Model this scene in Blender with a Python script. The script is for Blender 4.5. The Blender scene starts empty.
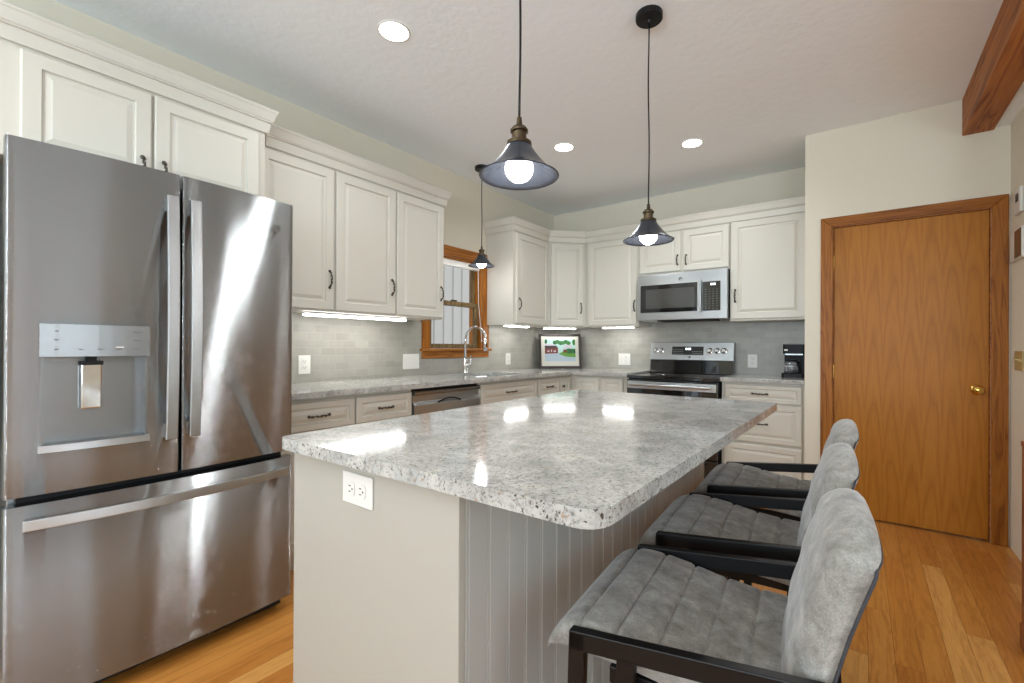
import bpy, bmesh, math, random
from mathutils import Vector, Matrix
from mathutils.geometry import tessellate_polygon

random.seed(7)
scene = bpy.context.scene
COL = scene.collection
PI = math.pi

# ------------------------------------------------------------------ camera
cam_data = bpy.data.cameras.new('camera')
cam = bpy.data.objects.new('camera', cam_data)
COL.objects.link(cam)
cam_data.sensor_width = 36.0
cam_data.lens = 455.4862 / 1024 * 36
cam_data.shift_x = -(529.34 - 512) / 1024
cam_data.shift_y = (345.26 - 341.5) / 1024
cam_data.clip_start = 0.05
cam_data.clip_end = 200
cam.matrix_world = (Matrix.Translation((2.9582, 0, 1.1878)) @ Matrix.Rotation(0.6272, 4, 'Z')
                    @ Matrix.Rotation(PI / 2 + 0.0021, 4, 'X') @ Matrix.Rotation(0.0044, 4, 'Z'))
scene.camera = cam

# ------------------------------------------------------------------ exposure / world
scene.view_settings.view_transform = 'Standard'
scene.view_settings.look = 'None'
scene.view_settings.gamma = 1.0
scene.view_settings.use_curve_mapping = False
scene.view_settings.exposure = 0.0
scene.cycles.max_bounces = 8
scene.cycles.diffuse_bounces = 5
scene.cycles.glossy_bounces = 4
scene.cycles.sample_clamp_indirect = 6.0

world = bpy.data.worlds.new('world')
scene.world = world
world.use_nodes = True
wn = world.node_tree.nodes
bg = wn['Background']
bg.inputs[0].default_value = (0.93, 0.96, 1.0, 1)
bg.inputs[1].default_value = 1.5


def area_light(name, loc, rot, sx, sy, power, color=(1, 1, 1), parent=None):
    d = bpy.data.lights.new(name, 'AREA')
    d.shape = 'RECTANGLE'
    d.size, d.size_y = sx, sy
    d.energy = power
    d.color = color
    o = bpy.data.objects.new(name, d)
    COL.objects.link(o)
    o.location = loc
    o.rotation_euler = rot
    if parent:
        o.parent = parent
        o.location = Vector(loc) - parent.location
    return o


# daylight coming through the tall windows of the dining area behind and right of the camera
DAY = (0.77, 0.94, 1.09)
REAR_Y, FAR_X = -3.2, 7.2
REAR_WIN = [(0.9, 1.9), (2.5, 3.5), (4.6, 5.8)]            # x spans on the rear wall
SIDE_WIN = [(-2.7, -1.9), (-0.9, -0.12), (0.02, 0.75), (3.0, 3.2)]   # y spans on the far right wall
for a, b in REAR_WIN:
    area_light('daylight', ((a + b) / 2, REAR_Y + 0.02, 1.45), (PI / 2 + 1.0, 0, 0), b - a, 1.9, 84 * (b - a), DAY)
for a, b in SIDE_WIN:
    area_light('daylight', (FAR_X - 0.02, (a + b) / 2, 1.4), (0, PI / 2 + 0.7, 0), 2.0, b - a, 32 * (b - a), DAY)


# ------------------------------------------------------------------ materials
def new_mat(name):
    m = bpy.data.materials.new(name)
    m.use_nodes = True
    nt = m.node_tree
    return m, nt, nt.nodes['Principled BSDF']


def srgb(r, g, b):
    def f(c):
        c /= 255
        return c / 12.92 if c <= 0.04045 else ((c + 0.055) / 1.055) ** 2.4
    return (f(r), f(g), f(b), 1)


def simple(name, col, rough=0.5, metal=0.0, bump=0.0, bscale=60, coat=0.0, spec=0.5):
    m, nt, b = new_mat(name)
    b.inputs['Base Color'].default_value = col
    b.inputs['Roughness'].default_value = rough
    b.inputs['Metallic'].default_value = metal
    b.inputs['Coat Weight'].default_value = coat
    b.inputs['Specular IOR Level'].default_value = spec
    tc = nt.nodes.new('ShaderNodeTexCoord')
    n = nt.nodes.new('ShaderNodeTexNoise')
    n.inputs['Scale'].default_value = bscale
    n.inputs['Detail'].default_value = 3
    nt.links.new(tc.outputs['Object'], n.inputs['Vector'])
    if bump > 0:
        bp = nt.nodes.new('ShaderNodeBump')
        bp.inputs['Strength'].default_value = bump
        bp.inputs['Distance'].default_value = 0.004
        nt.links.new(n.outputs['Fac'], bp.inputs['Height'])
        nt.links.new(bp.outputs['Normal'], b.inputs['Normal'])
    else:
        mr = nt.nodes.new('ShaderNodeMapRange')
        mr.inputs[3].default_value = max(0.0, rough - 0.03)
        mr.inputs[4].default_value = min(1.0, rough + 0.03)
        nt.links.new(n.outputs['Fac'], mr.inputs[0])
        nt.links.new(mr.outputs[0], b.inputs['Roughness'])
    return m


def emit(name, col, strength):
    m, nt, b = new_mat(name)
    b.inputs['Base Color'].default_value = (0.8, 0.8, 0.8, 1)
    b.inputs['Emission Color'].default_value = col
    b.inputs['Emission Strength'].default_value = strength
    return m


def ramp(nt, fac, stops):
    r = nt.nodes.new('ShaderNodeValToRGB')
    e = r.color_ramp.elements
    e[0].position, e[0].color = stops[0]
    e[1].position, e[1].color = stops[-1]
    for p, c in stops[1:-1]:
        k = e.new(p)
        k.color = c
    nt.links.new(fac, r.inputs['Fac'])
    return r.outputs['Color']


def mix(nt, a, b, fac, mode='MIX'):
    n = nt.nodes.new('ShaderNodeMix')
    n.data_type = 'RGBA'
    n.blend_type = mode
    for s, v in ((n.inputs[6], a), (n.inputs[7], b), (n.inputs[0], fac)):
        if hasattr(v, 'is_linked') or hasattr(v, 'links'):
            nt.links.new(v, s)
        else:
            s.default_value = v
    return n.outputs[2]


def coords(nt, scale=(1, 1, 1), rot=(0, 0, 0), kind='Object'):
    tc = nt.nodes.new('ShaderNodeTexCoord')
    mp = nt.nodes.new('ShaderNodeMapping')
    mp.inputs['Scale'].default_value = scale
    mp.inputs['Rotation'].default_value = rot
    nt.links.new(tc.outputs[kind], mp.inputs['Vector'])
    return mp.outputs['Vector']


def noise(nt, vec, scale, detail=4, rough=0.55, dist=0.0):
    n = nt.nodes.new('ShaderNodeTexNoise')
    n.inputs['Scale'].default_value = scale
    n.inputs['Detail'].default_value = detail
    n.inputs['Roughness'].default_value = rough
    n.inputs['Distortion'].default_value = dist
    nt.links.new(vec, n.inputs['Vector'])
    return n.outputs['Fac']


def granite():
    m, nt, b = new_mat('granite')
    v = coords(nt)
    cloud = noise(nt, v, 11, 5, 0.65, 0.5)
    c1 = ramp(nt, cloud, [(0.34, srgb(156, 156, 152)), (0.52, srgb(180, 179, 174)), (0.68, srgb(200, 197, 190))])
    vs = coords(nt, (1, 1, 1), (0.3, 0.5, 0.9))
    gr = noise(nt, vs, 105, 5, 0.8, 0.1)
    g1 = ramp(nt, gr, [(0.36, (0.26, 0.26, 0.25, 1)), (0.45, (0.70, 0.70, 0.69, 1)), (0.53, (1.0, 1.0, 1.0, 1))])
    big = noise(nt, vs, 22, 4, 0.6, 0.8)
    bf = ramp(nt, big, [(0.42, (0.40, 0.40, 0.40, 1)), (0.60, (0.95, 0.95, 0.95, 1))])
    c2 = mix(nt, c1, mix(nt, c1, g1, 1.0, 'MULTIPLY'), bf)
    sp = noise(nt, v, 130, 2, 0.6)
    sf = ramp(nt, sp, [(0.61, (0, 0, 0, 1)), (0.67, (1, 1, 1, 1))])
    c3 = mix(nt, c2, srgb(66, 60, 56), sf)
    sp2 = noise(nt, vs, 75, 3, 0.6)
    sf2 = ramp(nt, sp2, [(0.63, (0, 0, 0, 1)), (0.70, (1, 1, 1, 1))])
    c4 = mix(nt, c3, srgb(158, 136, 116), sf2)
    nt.links.new(c4, b.inputs['Base Color'])
    b.inputs['Roughness'].default_value = 0.09
    b.inputs['Specular IOR Level'].default_value = 0.6
    return m


def wood(name, dark, mid, light, scale=1.0, axis='Z', rough=0.45, coat=0.0):
    m, nt, b = new_mat(name)
    s = {'Z': (9, 9, 0.55), 'Y': (9, 0.55, 9), 'X': (0.55, 9, 9)}[axis]
    v = coords(nt, tuple(k * scale for k in s))
    n1 = noise(nt, v, 1.6, 3, 0.5, 0.9)
    w = nt.nodes.new('ShaderNodeMath')
    w.operation = 'MULTIPLY'
    w.inputs[1].default_value = 14
    nt.links.new(n1, w.inputs[0])
    fr = nt.nodes.new('ShaderNodeMath')
    fr.operation = 'PINGPONG'
    fr.inputs[1].default_value = 1.0
    nt.links.new(w.outputs[0], fr.inputs[0])
    c = ramp(nt, fr.outputs[0], [(0.0, dark), (0.35, mid), (1.0, light)])
    s2 = {'Z': (260, 260, 9), 'Y': (260, 9, 260), 'X': (9, 260, 260)}[axis]
    v2 = coords(nt, s2)
    p = noise(nt, v2, 1.0, 2, 0.5)
    pc = ramp(nt, p, [(0.3, (0.72, 0.68, 0.62, 1)), (0.55, (1, 1, 1, 1))])
    c = mix(nt, c, pc, 0.6, 'MULTIPLY')
    nt.links.new(c, b.inputs['Base Color'])
    b.inputs['Roughness'].default_value = rough
    b.inputs['Specular IOR Level'].default_value = 0.25
    b.inputs['Coat Weight'].default_value = coat
    b.inputs['Coat Roughness'].default_value = 0.25
    return m


def door_wood():
    # flat cut oak veneer in repeated vertical leaves: cathedral arches
    m, nt, b = new_mat('oak_veneer')
    tc = nt.nodes.new('ShaderNodeTexCoord')
    sep = nt.nodes.new('ShaderNodeSeparateXYZ')
    nt.links.new(tc.outputs['Object'], sep.inputs[0])

    def mth(op, a, bb=None, c=None):
        n = nt.nodes.new('ShaderNodeMath')
        n.operation = op
        for i, v in enumerate((a, bb, c)):
            if v is None:
                continue
            if isinstance(v, (int, float)):
                n.inputs[i].default_value = v
            else:
                nt.links.new(v, n.inputs[i])
        return n.outputs[0]
    leaf = mth('PINGPONG', mth('ADD', sep.outputs[0], 5.02), 0.1)    # 0..0.105, mirrored leaves
    d = mth('SUBTRACT', leaf, 0.05)
    d2 = mth('MULTIPLY', mth('MULTIPLY', d, d), 330)
    v = coords(nt, (7, 7, 1.2))
    n1 = noise(nt, v, 1.2, 4, 0.55, 0.4)
    ph = mth('ADD', mth('ADD', mth('MULTIPLY', sep.outputs[2], 1.5), d2), mth('MULTIPLY', n1, 1.6))
    rings = mth('PINGPONG', mth('MULTIPLY', ph, 3.0), 1.0)
    c = ramp(nt, rings, [(0.0, srgb(158, 98, 24)), (0.35, srgb(168, 107, 28)), (1.0, srgb(174, 112, 32))])
    v2 = coords(nt, (240, 240, 7))
    p = noise(nt, v2, 1.0, 2, 0.5)
    pc = ramp(nt, p, [(0.3, (0.78, 0.74, 0.68, 1)), (0.55, (1, 1, 1, 1))])
    c = mix(nt, c, pc, 0.55, 'MULTIPLY')
    nt.links.new(c, b.inputs['Base Color'])
    b.inputs['Roughness'].default_value = 0.42
    b.inputs['Specular IOR Level'].default_value = 0.25
    return m


def floor_mat():
    m, nt, b = new_mat('oak_floor')
    v = coords(nt, (1, 1, 1), (0, 0, PI / 2))
    br = nt.nodes.new('ShaderNodeTexBrick')
    br.inputs['Scale'].default_value = 1.0
    br.inputs['Brick Width'].default_value = 1.1
    br.inputs['Row Height'].default_value = 0.083
    br.inputs['Mortar Size'].default_value = 0.0009
    br.inputs['Mortar Smooth'].default_value = 0.3
    br.inputs['Bias'].default_value = 0.0
    br.inputs['Color1'].default_value = (0, 0, 0, 1)
    br.inputs['Color2'].default_value = (1, 1, 1, 1)
    br.inputs['Mortar'].default_value = (0.5, 0.5, 0.5, 1)
    br.offset = 0.37
    br.offset_frequency = 2
    nt.links.new(v, br.inputs['Vector'])
    base = ramp(nt, br.outputs['Color'], [(0.0, srgb(176, 112, 48)), (0.4, srgb(186, 124, 56)), (0.8, srgb(192, 132, 64)),
                                          (1.0, srgb(206, 152, 84))])
    # grain, offset per plank
    tc = nt.nodes.new('ShaderNodeTexCoord')
    off = nt.nodes.new('ShaderNodeVectorMath')
    off.operation = 'MULTIPLY_ADD'
    nt.links.new(br.outputs['Color'], off.inputs[0])
    off.inputs[1].default_value = (7, 13, 5)
    nt.links.new(tc.outputs['Object'], off.inputs[2])
    mp = nt.nodes.new('ShaderNodeMapping')
    mp.inputs['Scale'].default_value = (13, 1.1, 1)
    nt.links.new(off.outputs[0], mp.inputs['Vector'])
    n1 = noise(nt, mp.outputs[0], 1.3, 4, 0.6, 1.3)
    pp = nt.nodes.new('ShaderNodeMath')
    pp.operation = 'PINGPONG'
    pp.inputs[1].default_value = 0.12
    nt.links.new(n1, pp.inputs[0])
    g = ramp(nt, pp.outputs[0], [(0.0, (0.70, 0.62, 0.54, 1)), (0.05, (0.92, 0.89, 0.85, 1)), (0.12, (1, 1, 1, 1))])
    c = mix(nt, base, g, 0.75, 'MULTIPLY')
    fine = noise(nt, coords(nt, (300, 10, 1)), 1.0, 2, 0.5)
    fc = ramp(nt, fine, [(0.3, (0.8, 0.76, 0.7, 1)), (0.55, (1, 1, 1, 1))])
    c = mix(nt, c, fc, 0.5, 'MULTIPLY')
    mo = mix(nt, c, srgb(110, 66, 34), br.outputs['Fac'])
    nt.links.new(mo, b.inputs['Base Color'])
    b.inputs['Roughness'].default_value = 0.33
    b.inputs['Specular IOR Level'].default_value = 0.35
    return m


def steel(name, base=0.62, rough=0.2, spread=0.5, wave=0.0):
    """stainless brushed sideways: the grain scatters the mirror image up and down only"""
    m, nt, b = new_mat(name)
    b.inputs['Metallic'].default_value = 1.0
    b.inputs['Roughness'].default_value = rough
    g = noise(nt, coords(nt, (1.5, 1.5, 500)), 1.0, 3, 0.6)
    c = ramp(nt, g, [(0.3, (base * 0.94, base * 0.98, base * 0.99, 1)), (0.7, (base * 0.98, base * 1.03, base * 1.04, 1))])
    nt.links.new(c, b.inputs['Base Color'])
    tc = nt.nodes.new('ShaderNodeTexCoord')

    def wn_(scale):
        vm = nt.nodes.new('ShaderNodeVectorMath')
        vm.operation = 'SCALE'
        vm.inputs['Scale'].default_value = scale
        nt.links.new(tc.outputs['Object'], vm.inputs[0])
        w = nt.nodes.new('ShaderNodeTexWhiteNoise')
        w.noise_dimensions = '3D'
        nt.links.new(vm.outputs[0], w.inputs['Vector'])
        return w.outputs['Value']

    def mth(op, a, bb):
        n = nt.nodes.new('ShaderNodeMath')
        n.operation = op
        for i, v in enumerate((a, bb)):
            if isinstance(v, (int, float)):
                n.inputs[i].default_value = v
            else:
                nt.links.new(v, n.inputs[i])
        return n.outputs[0]
    kz = mth('MULTIPLY', mth('SUBTRACT', mth('ADD', wn_(9173.0), wn_(5311.0)), 1.0), spread)
    cb = nt.nodes.new('ShaderNodeCombineXYZ')
    nt.links.new(kz, cb.inputs[2])
    if wave > 0:
        w1 = noise(nt, coords(nt, (0.1, 9.0, 0.4)), 1.0, 1, 0.5)
        nt.links.new(mth('MULTIPLY', mth('SUBTRACT', w1, 0.5), wave), cb.inputs[1])
    geo = nt.nodes.new('ShaderNodeNewGeometry')
    add = nt.nodes.new('ShaderNodeVectorMath')
    nt.links.new(geo.outputs['Normal'], add.inputs[0])
    nt.links.new(cb.outputs[0], add.inputs[1])
    nm = nt.nodes.new('ShaderNodeVectorMath')
    nm.operation = 'NORMALIZE'
    nt.links.new(add.outputs[0], nm.inputs[0])
    nt.links.new(nm.outputs[0], b.inputs['Normal'])
    return m


def tile_mat():
    m, nt, b = new_mat('grey_tile')
    tc = nt.nodes.new('ShaderNodeTexCoord')
    sep = nt.nodes.new('ShaderNodeSeparateXYZ')
    nt.links.new(tc.outputs['Object'], sep.inputs[0])
    ad = nt.nodes.new('ShaderNodeMath')
    nt.links.new(sep.outputs[0], ad.inputs[0])
    nt.links.new(sep.outputs[1], ad.inputs[1])
    cb = nt.nodes.new('ShaderNodeCombineXYZ')
    nt.links.new(ad.outputs[0], cb.inputs[0])
    nt.links.new(sep.outputs[2], cb.inputs[1])
    br = nt.nodes.new('ShaderNodeTexBrick')
    br.inputs['Scale'].default_value = 1.0
    br.inputs['Brick Width'].default_value = 0.102
    br.inputs['Row Height'].default_value = 0.051
    br.inputs['Mortar Size'].default_value = 0.0016
    br.inputs['Mortar Smooth'].default_value = 0.4
    br.inputs['Color1'].default_value = srgb(152, 149, 139)
    br.inputs['Color2'].default_value = srgb(163, 160, 150)
    br.inputs['Mortar'].default_value = srgb(168, 165, 156)
    nt.links.new(cb.outputs[0], br.inputs['Vector'])
    cl = noise(nt, coords(nt), 6, 5, 0.6)
    cc = ramp(nt, cl, [(0.3, (0.86, 0.86, 0.86, 1)), (0.7, (1.04, 1.04, 1.03, 1))])
    c = mix(nt, br.outputs['Color'], cc, 0.8, 'MULTIPLY')
    nt.links.new(c, b.inputs['Base Color'])
    b.inputs['Roughness'].default_value = 0.35
    bp = nt.nodes.new('ShaderNodeBump')
    bp.invert = True
    bp.inputs['Strength'].default_value = 0.35
    bp.inputs['Distance'].default_value = 0.002
    nt.links.new(br.outputs['Fac'], bp.inputs['Height'])
    nt.links.new(bp.outputs['Normal'], b.inputs['Normal'])
    return m


def fabric_mat():
    m, nt, b = new_mat('grey_velvet')
    v = coords(nt)
    n1 = noise(nt, v, 22, 6, 0.7, 0.3)
    c = ramp(nt, n1, [(0.35, srgb(118, 115, 108)), (0.52, srgb(146, 143, 136)), (0.70, srgb(176, 173, 166))])
    n2 = noise(nt, v, 380, 2, 0.5)
    c2 = ramp(nt, n2, [(0.3, (0.70, 0.70, 0.70, 1)), (0.7, (1.15, 1.15, 1.15, 1))])
    c = mix(nt, c, c2, 0.7, 'MULTIPLY')
    nt.links.new(c, b.inputs['Base Color'])
    b.inputs['Roughness'].default_value = 0.85
    b.inputs['Sheen Weight'].default_value = 0.35
    b.inputs['Sheen Roughness'].default_value = 0.4
    bp = nt.nodes.new('ShaderNodeBump')
    bp.inputs['Strength'].default_value = 0.25
    bp.inputs['Distance'].default_value = 0.0006
    nt.links.new(n1, bp.inputs['Height'])
    nt.links.new(bp.outputs['Normal'], b.inputs['Normal'])
    return m


M = {}
M['cab'] = simple('cabinet_paint', srgb(202, 198, 186), 0.38, bump=0.05, bscale=30)
M['wall'] = simple('wall_paint', srgb(217, 210, 192), 0.8, bump=0.15, bscale=180)
M['ceil'] = simple('ceiling_paint', srgb(242, 246, 248), 0.9, bump=0.5, bscale=22)
M['granite'] = granite()
M['floor'] = floor_mat()
M['oak_door'] = door_wood()
M['oak_trim'] = wood('oak_trim', srgb(122, 68, 16), srgb(148, 88, 24), srgb(162, 102, 34))
M['oak_trim_x'] = wood('oak_trim_across', srgb(116, 64, 14), srgb(138, 80, 20), srgb(152, 92, 28), axis='X')
M['oak_trim_y'] = wood('oak_trim_along', srgb(130, 74, 26), srgb(158, 98, 40), srgb(172, 114, 54), axis='Y')
M['sash'] = wood('sash_wood', srgb(88, 72, 46), srgb(112, 92, 60), srgb(128, 108, 74))
M['beam'] = wood('beam_wood', srgb(120, 64, 26), srgb(164, 98, 46), srgb(178, 112, 54), axis='Y', rough=0.55, scale=0.7)
M['post'] = wood('post_wood', srgb(110, 60, 34), srgb(140, 80, 48), srgb(150, 92, 56))
M['steel'] = steel('brushed_steel', 0.37, 0.13, 2.0, wave=0.13)
M['steel2'] = steel('brushed_steel_trim', 0.50, 0.28, 0.4)
M['steel_dark'] = steel('brushed_steel_dark', 0.30, 0.25, 0.35)
M['chrome'] = simple('chrome', (0.8, 0.8, 0.8, 1), 0.1, 1.0)
M['pewter'] = simple('pewter', srgb(84, 78, 70), 0.3, 1.0)
M['brass'] = simple('brass', srgb(214, 176, 96), 0.14, 1.0)
M['black'] = simple('black_metal', srgb(14, 13, 13), 0.4, 0.0, spec=0.3)
M['gloss'] = simple('black_gloss', srgb(12, 12, 13), 0.07, 0.0, coat=0.5)
M['plastic_black'] = simple('black_plastic', srgb(13, 13, 14), 0.45, spec=0.2)
M['rubber'] = simple('dark_gap', srgb(14, 14, 14), 0.7)
M['white'] = simple('white_plastic', srgb(218, 216, 209), 0.35)
M['slot'] = simple('slot_dark', srgb(70, 66, 60), 0.6)
M['groove'] = simple('beadboard_paint', srgb(170, 168, 162), 0.42)
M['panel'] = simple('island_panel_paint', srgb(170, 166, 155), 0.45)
M['tile'] = tile_mat()
M['fabric'] = fabric_mat()
M['piping'] = simple('piping_fabric', srgb(52, 52, 56), 0.8)
M['shade'] = simple('shade_metal', srgb(70, 74, 82), 0.26, 0.7)
M['socket'] = simple('socket_metal', srgb(92, 80, 62), 0.35, 1.0)
M['led'] = emit('led_strip', (1, 0.99, 0.97, 1), 16)
M['bulb'] = emit('bulb_glass', (1, 0.97, 0.93, 1), 22)
M['can'] = emit('downlight_lens', (1, 0.97, 0.92, 1), 9)
M['digits'] = emit('clock_digits', (0.85, 0.95, 1, 1), 2.5)
M['frame_dark'] = simple('frame_dark', srgb(40, 32, 28), 0.4)
M['mat_board'] = simple('mat_board', srgb(186, 183, 170), 0.7)
M['knob_plate'] = simple('gold_plate', srgb(186, 166, 112), 0.4, 0.3)
M['siding'] = simple('siding_paint', srgb(178, 175, 170), 0.6)
M['paint_green'] = simple('print_green', srgb(48, 100, 46), 0.8)
M['paint_dark_green'] = simple('print_dark_green', srgb(36, 84, 50), 0.8)
M['paint_lawn'] = simple('print_lawn', srgb(92, 140, 54), 0.8)
M['paint_sky'] = simple('print_sky', srgb(160, 192, 184), 0.8)
M['paint_red'] = simple('print_red', srgb(112, 58, 50), 0.8)
M['paint_roof'] = simple('print_roof', srgb(70, 54, 54), 0.8)
M['paint_road'] = simple('print_road', srgb(158, 172, 182), 0.8)
M['paint_roof_grey'] = simple('print_roof_grey', srgb(176, 170, 178), 0.8)


def glass_mat():
    m, nt, b = new_mat('window_glass')
    b.inputs['Base Color'].default_value = (0.95, 0.98, 1, 1)
    b.inputs['Roughness'].default_value = 0.02
    b.inputs['IOR'].default_value = 1.1
    b.inputs['Transmission Weight'].default_value = 1.0
    return m


M['glass'] = glass_mat()
mg, _nt, _b = new_mat('carafe_glass')
_b.inputs['Base Color'].default_value = (0.8, 0.82, 0.85, 1)
_b.inputs['Roughness'].default_value = 0.04
_b.inputs['Transmission Weight'].default_value = 0.85
M['carafe'] = mg


# ------------------------------------------------------------------ helpers
def frame_m(origin, u):
    """local (u, v, w) -> world; v is up, w is the outward normal u x z"""
    u = Vector(u).normalized()
    z = Vector((0, 0, 1))
    w = u.cross(z)
    m = Matrix((u, z, w)).transposed().to_4x4()
    return Matrix.Translation(origin) @ m


ID = Matrix.Identity(4)


def obj(name, bm, mats, parent=None, smooth=False, bevel=0.0, seg=2, M4=None, weld=False):
    if M4 is not None:
        bmesh.ops.transform(bm, matrix=M4, verts=bm.verts)
    bmesh.ops.recalc_face_normals(bm, faces=bm.faces)
    me = bpy.data.meshes.new(name)
    bm.to_mesh(me)
    bm.free()
    if not isinstance(mats, (list, tuple)):
        mats = [mats]
    for m in mats:
        me.materials.append(m)
    if smooth:
        for p in me.polygons:
            p.use_smooth = True
    o = bpy.data.objects.new(name, me)
    COL.objects.link(o)
    if parent is not None:
        # meshes are written in world coordinates: move them into the parent's frame
        inv = pworld(parent).inverted()
        me.transform(inv)
        o.parent = parent
    if bevel > 0:
        md = o.modifiers.new('bevel', 'BEVEL')
        md.width = bevel
        md.segments = seg
        md.limit_method = 'ANGLE'
        md.angle_limit = math.radians(35)
    return o


def pworld(o):
    m = o.matrix_basis.copy()
    p = o.parent
    while p:
        m = p.matrix_basis @ m
        p = p.parent
    return m


def thing(name, label, cat, loc, group=None):
    o = bpy.data.objects.new(name, None)
    COL.objects.link(o)
    o.empty_display_size = 0.05
    o.matrix_basis = Matrix.Translation(loc)
    o['label'] = label
    o['category'] = cat
    if group:
        o['group'] = group
    return o


def tag(o, label, cat, group=None):
    o['label'] = label
    o['category'] = cat
    if group:
        o['group'] = group
    return o


def struct(o, label=None):
    o['kind'] = 'structure'
    if label:
        o['label'] = label
    return o


def centre(o):
    """put a single-mesh object's origin at its base centre"""
    vs = [v.co for v in o.data.vertices]
    c = Vector(((min(v.x for v in vs) + max(v.x for v in vs)) / 2, (min(v.y for v in vs) + max(v.y for v in vs)) / 2,
                min(v.z for v in vs)))
    o.data.transform(Matrix.Translation(-c))
    o.matrix_basis = Matrix.Translation(c)
    return o


def add_box(bm, a, b, mi=0):
    x0, y0, z0 = (min(a[i], b[i]) for i in range(3))
    x1, y1, z1 = (max(a[i], b[i]) for i in range(3))
    v = [bm.verts.new(p) for p in ((x0, y0, z0), (x1, y0, z0), (x1, y1, z0), (x0, y1, z0),
                                   (x0, y0, z1), (x1, y0, z1), (x1, y1, z1), (x0, y1, z1))]
    for f in ((0, 3, 2, 1), (4, 5, 6, 7), (0, 1, 5, 4), (1, 2, 6, 5), (2, 3, 7, 6), (3, 0, 4, 7)):
        fc = bm.faces.new([v[i] for i in f])
        fc.material_index = mi
    return bm


def box(a, b):
    return add_box(bmesh.new(), a, b)


def boxes(*bs):
    bm = bmesh.new()
    for a, b in bs:
        add_box(bm, a, b)
    return bm


def add_prism(bm, outer, z0, z1, holes=(), M4=ID, mi=0):
    loops = [[Vector((p[0], p[1], 0)) for p in outer]] + [[Vector((p[0], p[1], 0)) for p in h] for h in holes]
    tris = tessellate_polygon(loops)
    flat = [p for l in loops for p in l]
    lo = [bm.verts.new(M4 @ Vector((p.x, p.y, z0))) for p in flat]
    hi = [bm.verts.new(M4 @ Vector((p.x, p.y, z1))) for p in flat]
    for t in tris:
        for vs in ([lo[i] for i in t], [hi[i] for i in t]):
            try:
                bm.faces.new(vs).material_index = mi
            except ValueError:
                pass
    k = 0
    for l in loops:
        n = len(l)
        for i in range(n):
            a, b = k + i, k + (i + 1) % n
            bm.faces.new((lo[a], lo[b], hi[b], hi[a])).material_index = mi
        k += n
    return bm


def rrect(x0, y0, x1, y1, r, n=6):
    pts = []
    for cx, cy, a0 in ((x1 - r, y1 - r, 0), (x0 + r, y1 - r, 90), (x0 + r, y0 + r, 180), (x1 - r, y0 + r, 270)):
        for i in range(n + 1):
            a = math.radians(a0 + 90 * i / n)
            pts.append((cx + r * math.cos(a), cy + r * math.sin(a)))
    return pts


def round_poly(pts, rs, n=6):
    out = []
    m = len(pts)
    for i, p in enumerate(pts):
        r = rs[i] if isinstance(rs, (list, tuple)) else rs
        p = Vector(p)
        a = (Vector(pts[i - 1]) - p).normalized()
        b = (Vector(pts[(i + 1) % m]) - p).normalized()
        if r <= 0:
            out.append(tuple(p))
            continue
        ang = a.angle(b)
        d = r / math.tan(ang / 2)
        s, e = p + a * d, p + b * d
        for k in range(n + 1):
            t = k / n
            q = s * (1 - t) ** 2 + p * 2 * t * (1 - t) + e * t * t
            out.append(tuple(q))
    return out


def add_lathe(bm, prof, n=24, M4=ID, mi=0):
    """prof: (radius, z) list revolved about local z"""
    rings = []
    for r, z in prof:
        if r < 1e-6:
            rings.append([bm.verts.new(M4 @ Vector((0, 0, z)))])
        else:
            rings.append([bm.verts.new(M4 @ Vector((r * math.cos(2 * PI * i / n), r * math.sin(2 * PI * i / n), z)))
                          for i in range(n)])
    for a, b in zip(rings, rings[1:]):
        for i in range(n):
            j = (i + 1) % n
            if len(a) == 1 and len(b) == 1:
                continue
            if len(a) == 1:
                f = bm.faces.new((a[0], b[i], b[j]))
            elif len(b) == 1:
                f = bm.faces.new((a[i], a[j], b[0]))
            else:
                f = bm.faces.new((a[i], a[j], b[j], b[i]))
            f.material_index = mi
    return bm


def add_tube(bm, pts, r, n=10, M4=ID, caps=True, mi=0):
    pts = [Vector(p) for p in pts]
    rs = r if isinstance(r, (list, tuple)) else [r] * len(pts)
    rings = []
    t0 = (pts[1] - pts[0]).normalized()
    ref = Vector((0, 0, 1)) if abs(t0.z) < 0.9 else Vector((1, 0, 0))
    nrm = (ref - t0 * ref.dot(t0)).normalized()
    for i, p in enumerate(pts):
        t = (pts[min(i + 1, len(pts) - 1)] - pts[max(i - 1, 0)]).normalized()
        nrm = (nrm - t * nrm.dot(t)).normalized()
        bn = t.cross(nrm)
        rings.append([bm.verts.new(M4 @ (p + (nrm * math.cos(2 * PI * k / n) + bn * math.sin(2 * PI * k / n)) * rs[i]))
                      for k in range(n)])
    for a, b in zip(rings, rings[1:]):
        for k in range(n):
            bm.faces.new((a[k], a[(k + 1) % n], b[(k + 1) % n], b[k])).material_index = mi
    if caps:
        bm.faces.new(rings[0]).material_index = mi
        bm.faces.new(rings[-1][::-1]).material_index = mi
    return bm


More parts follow.
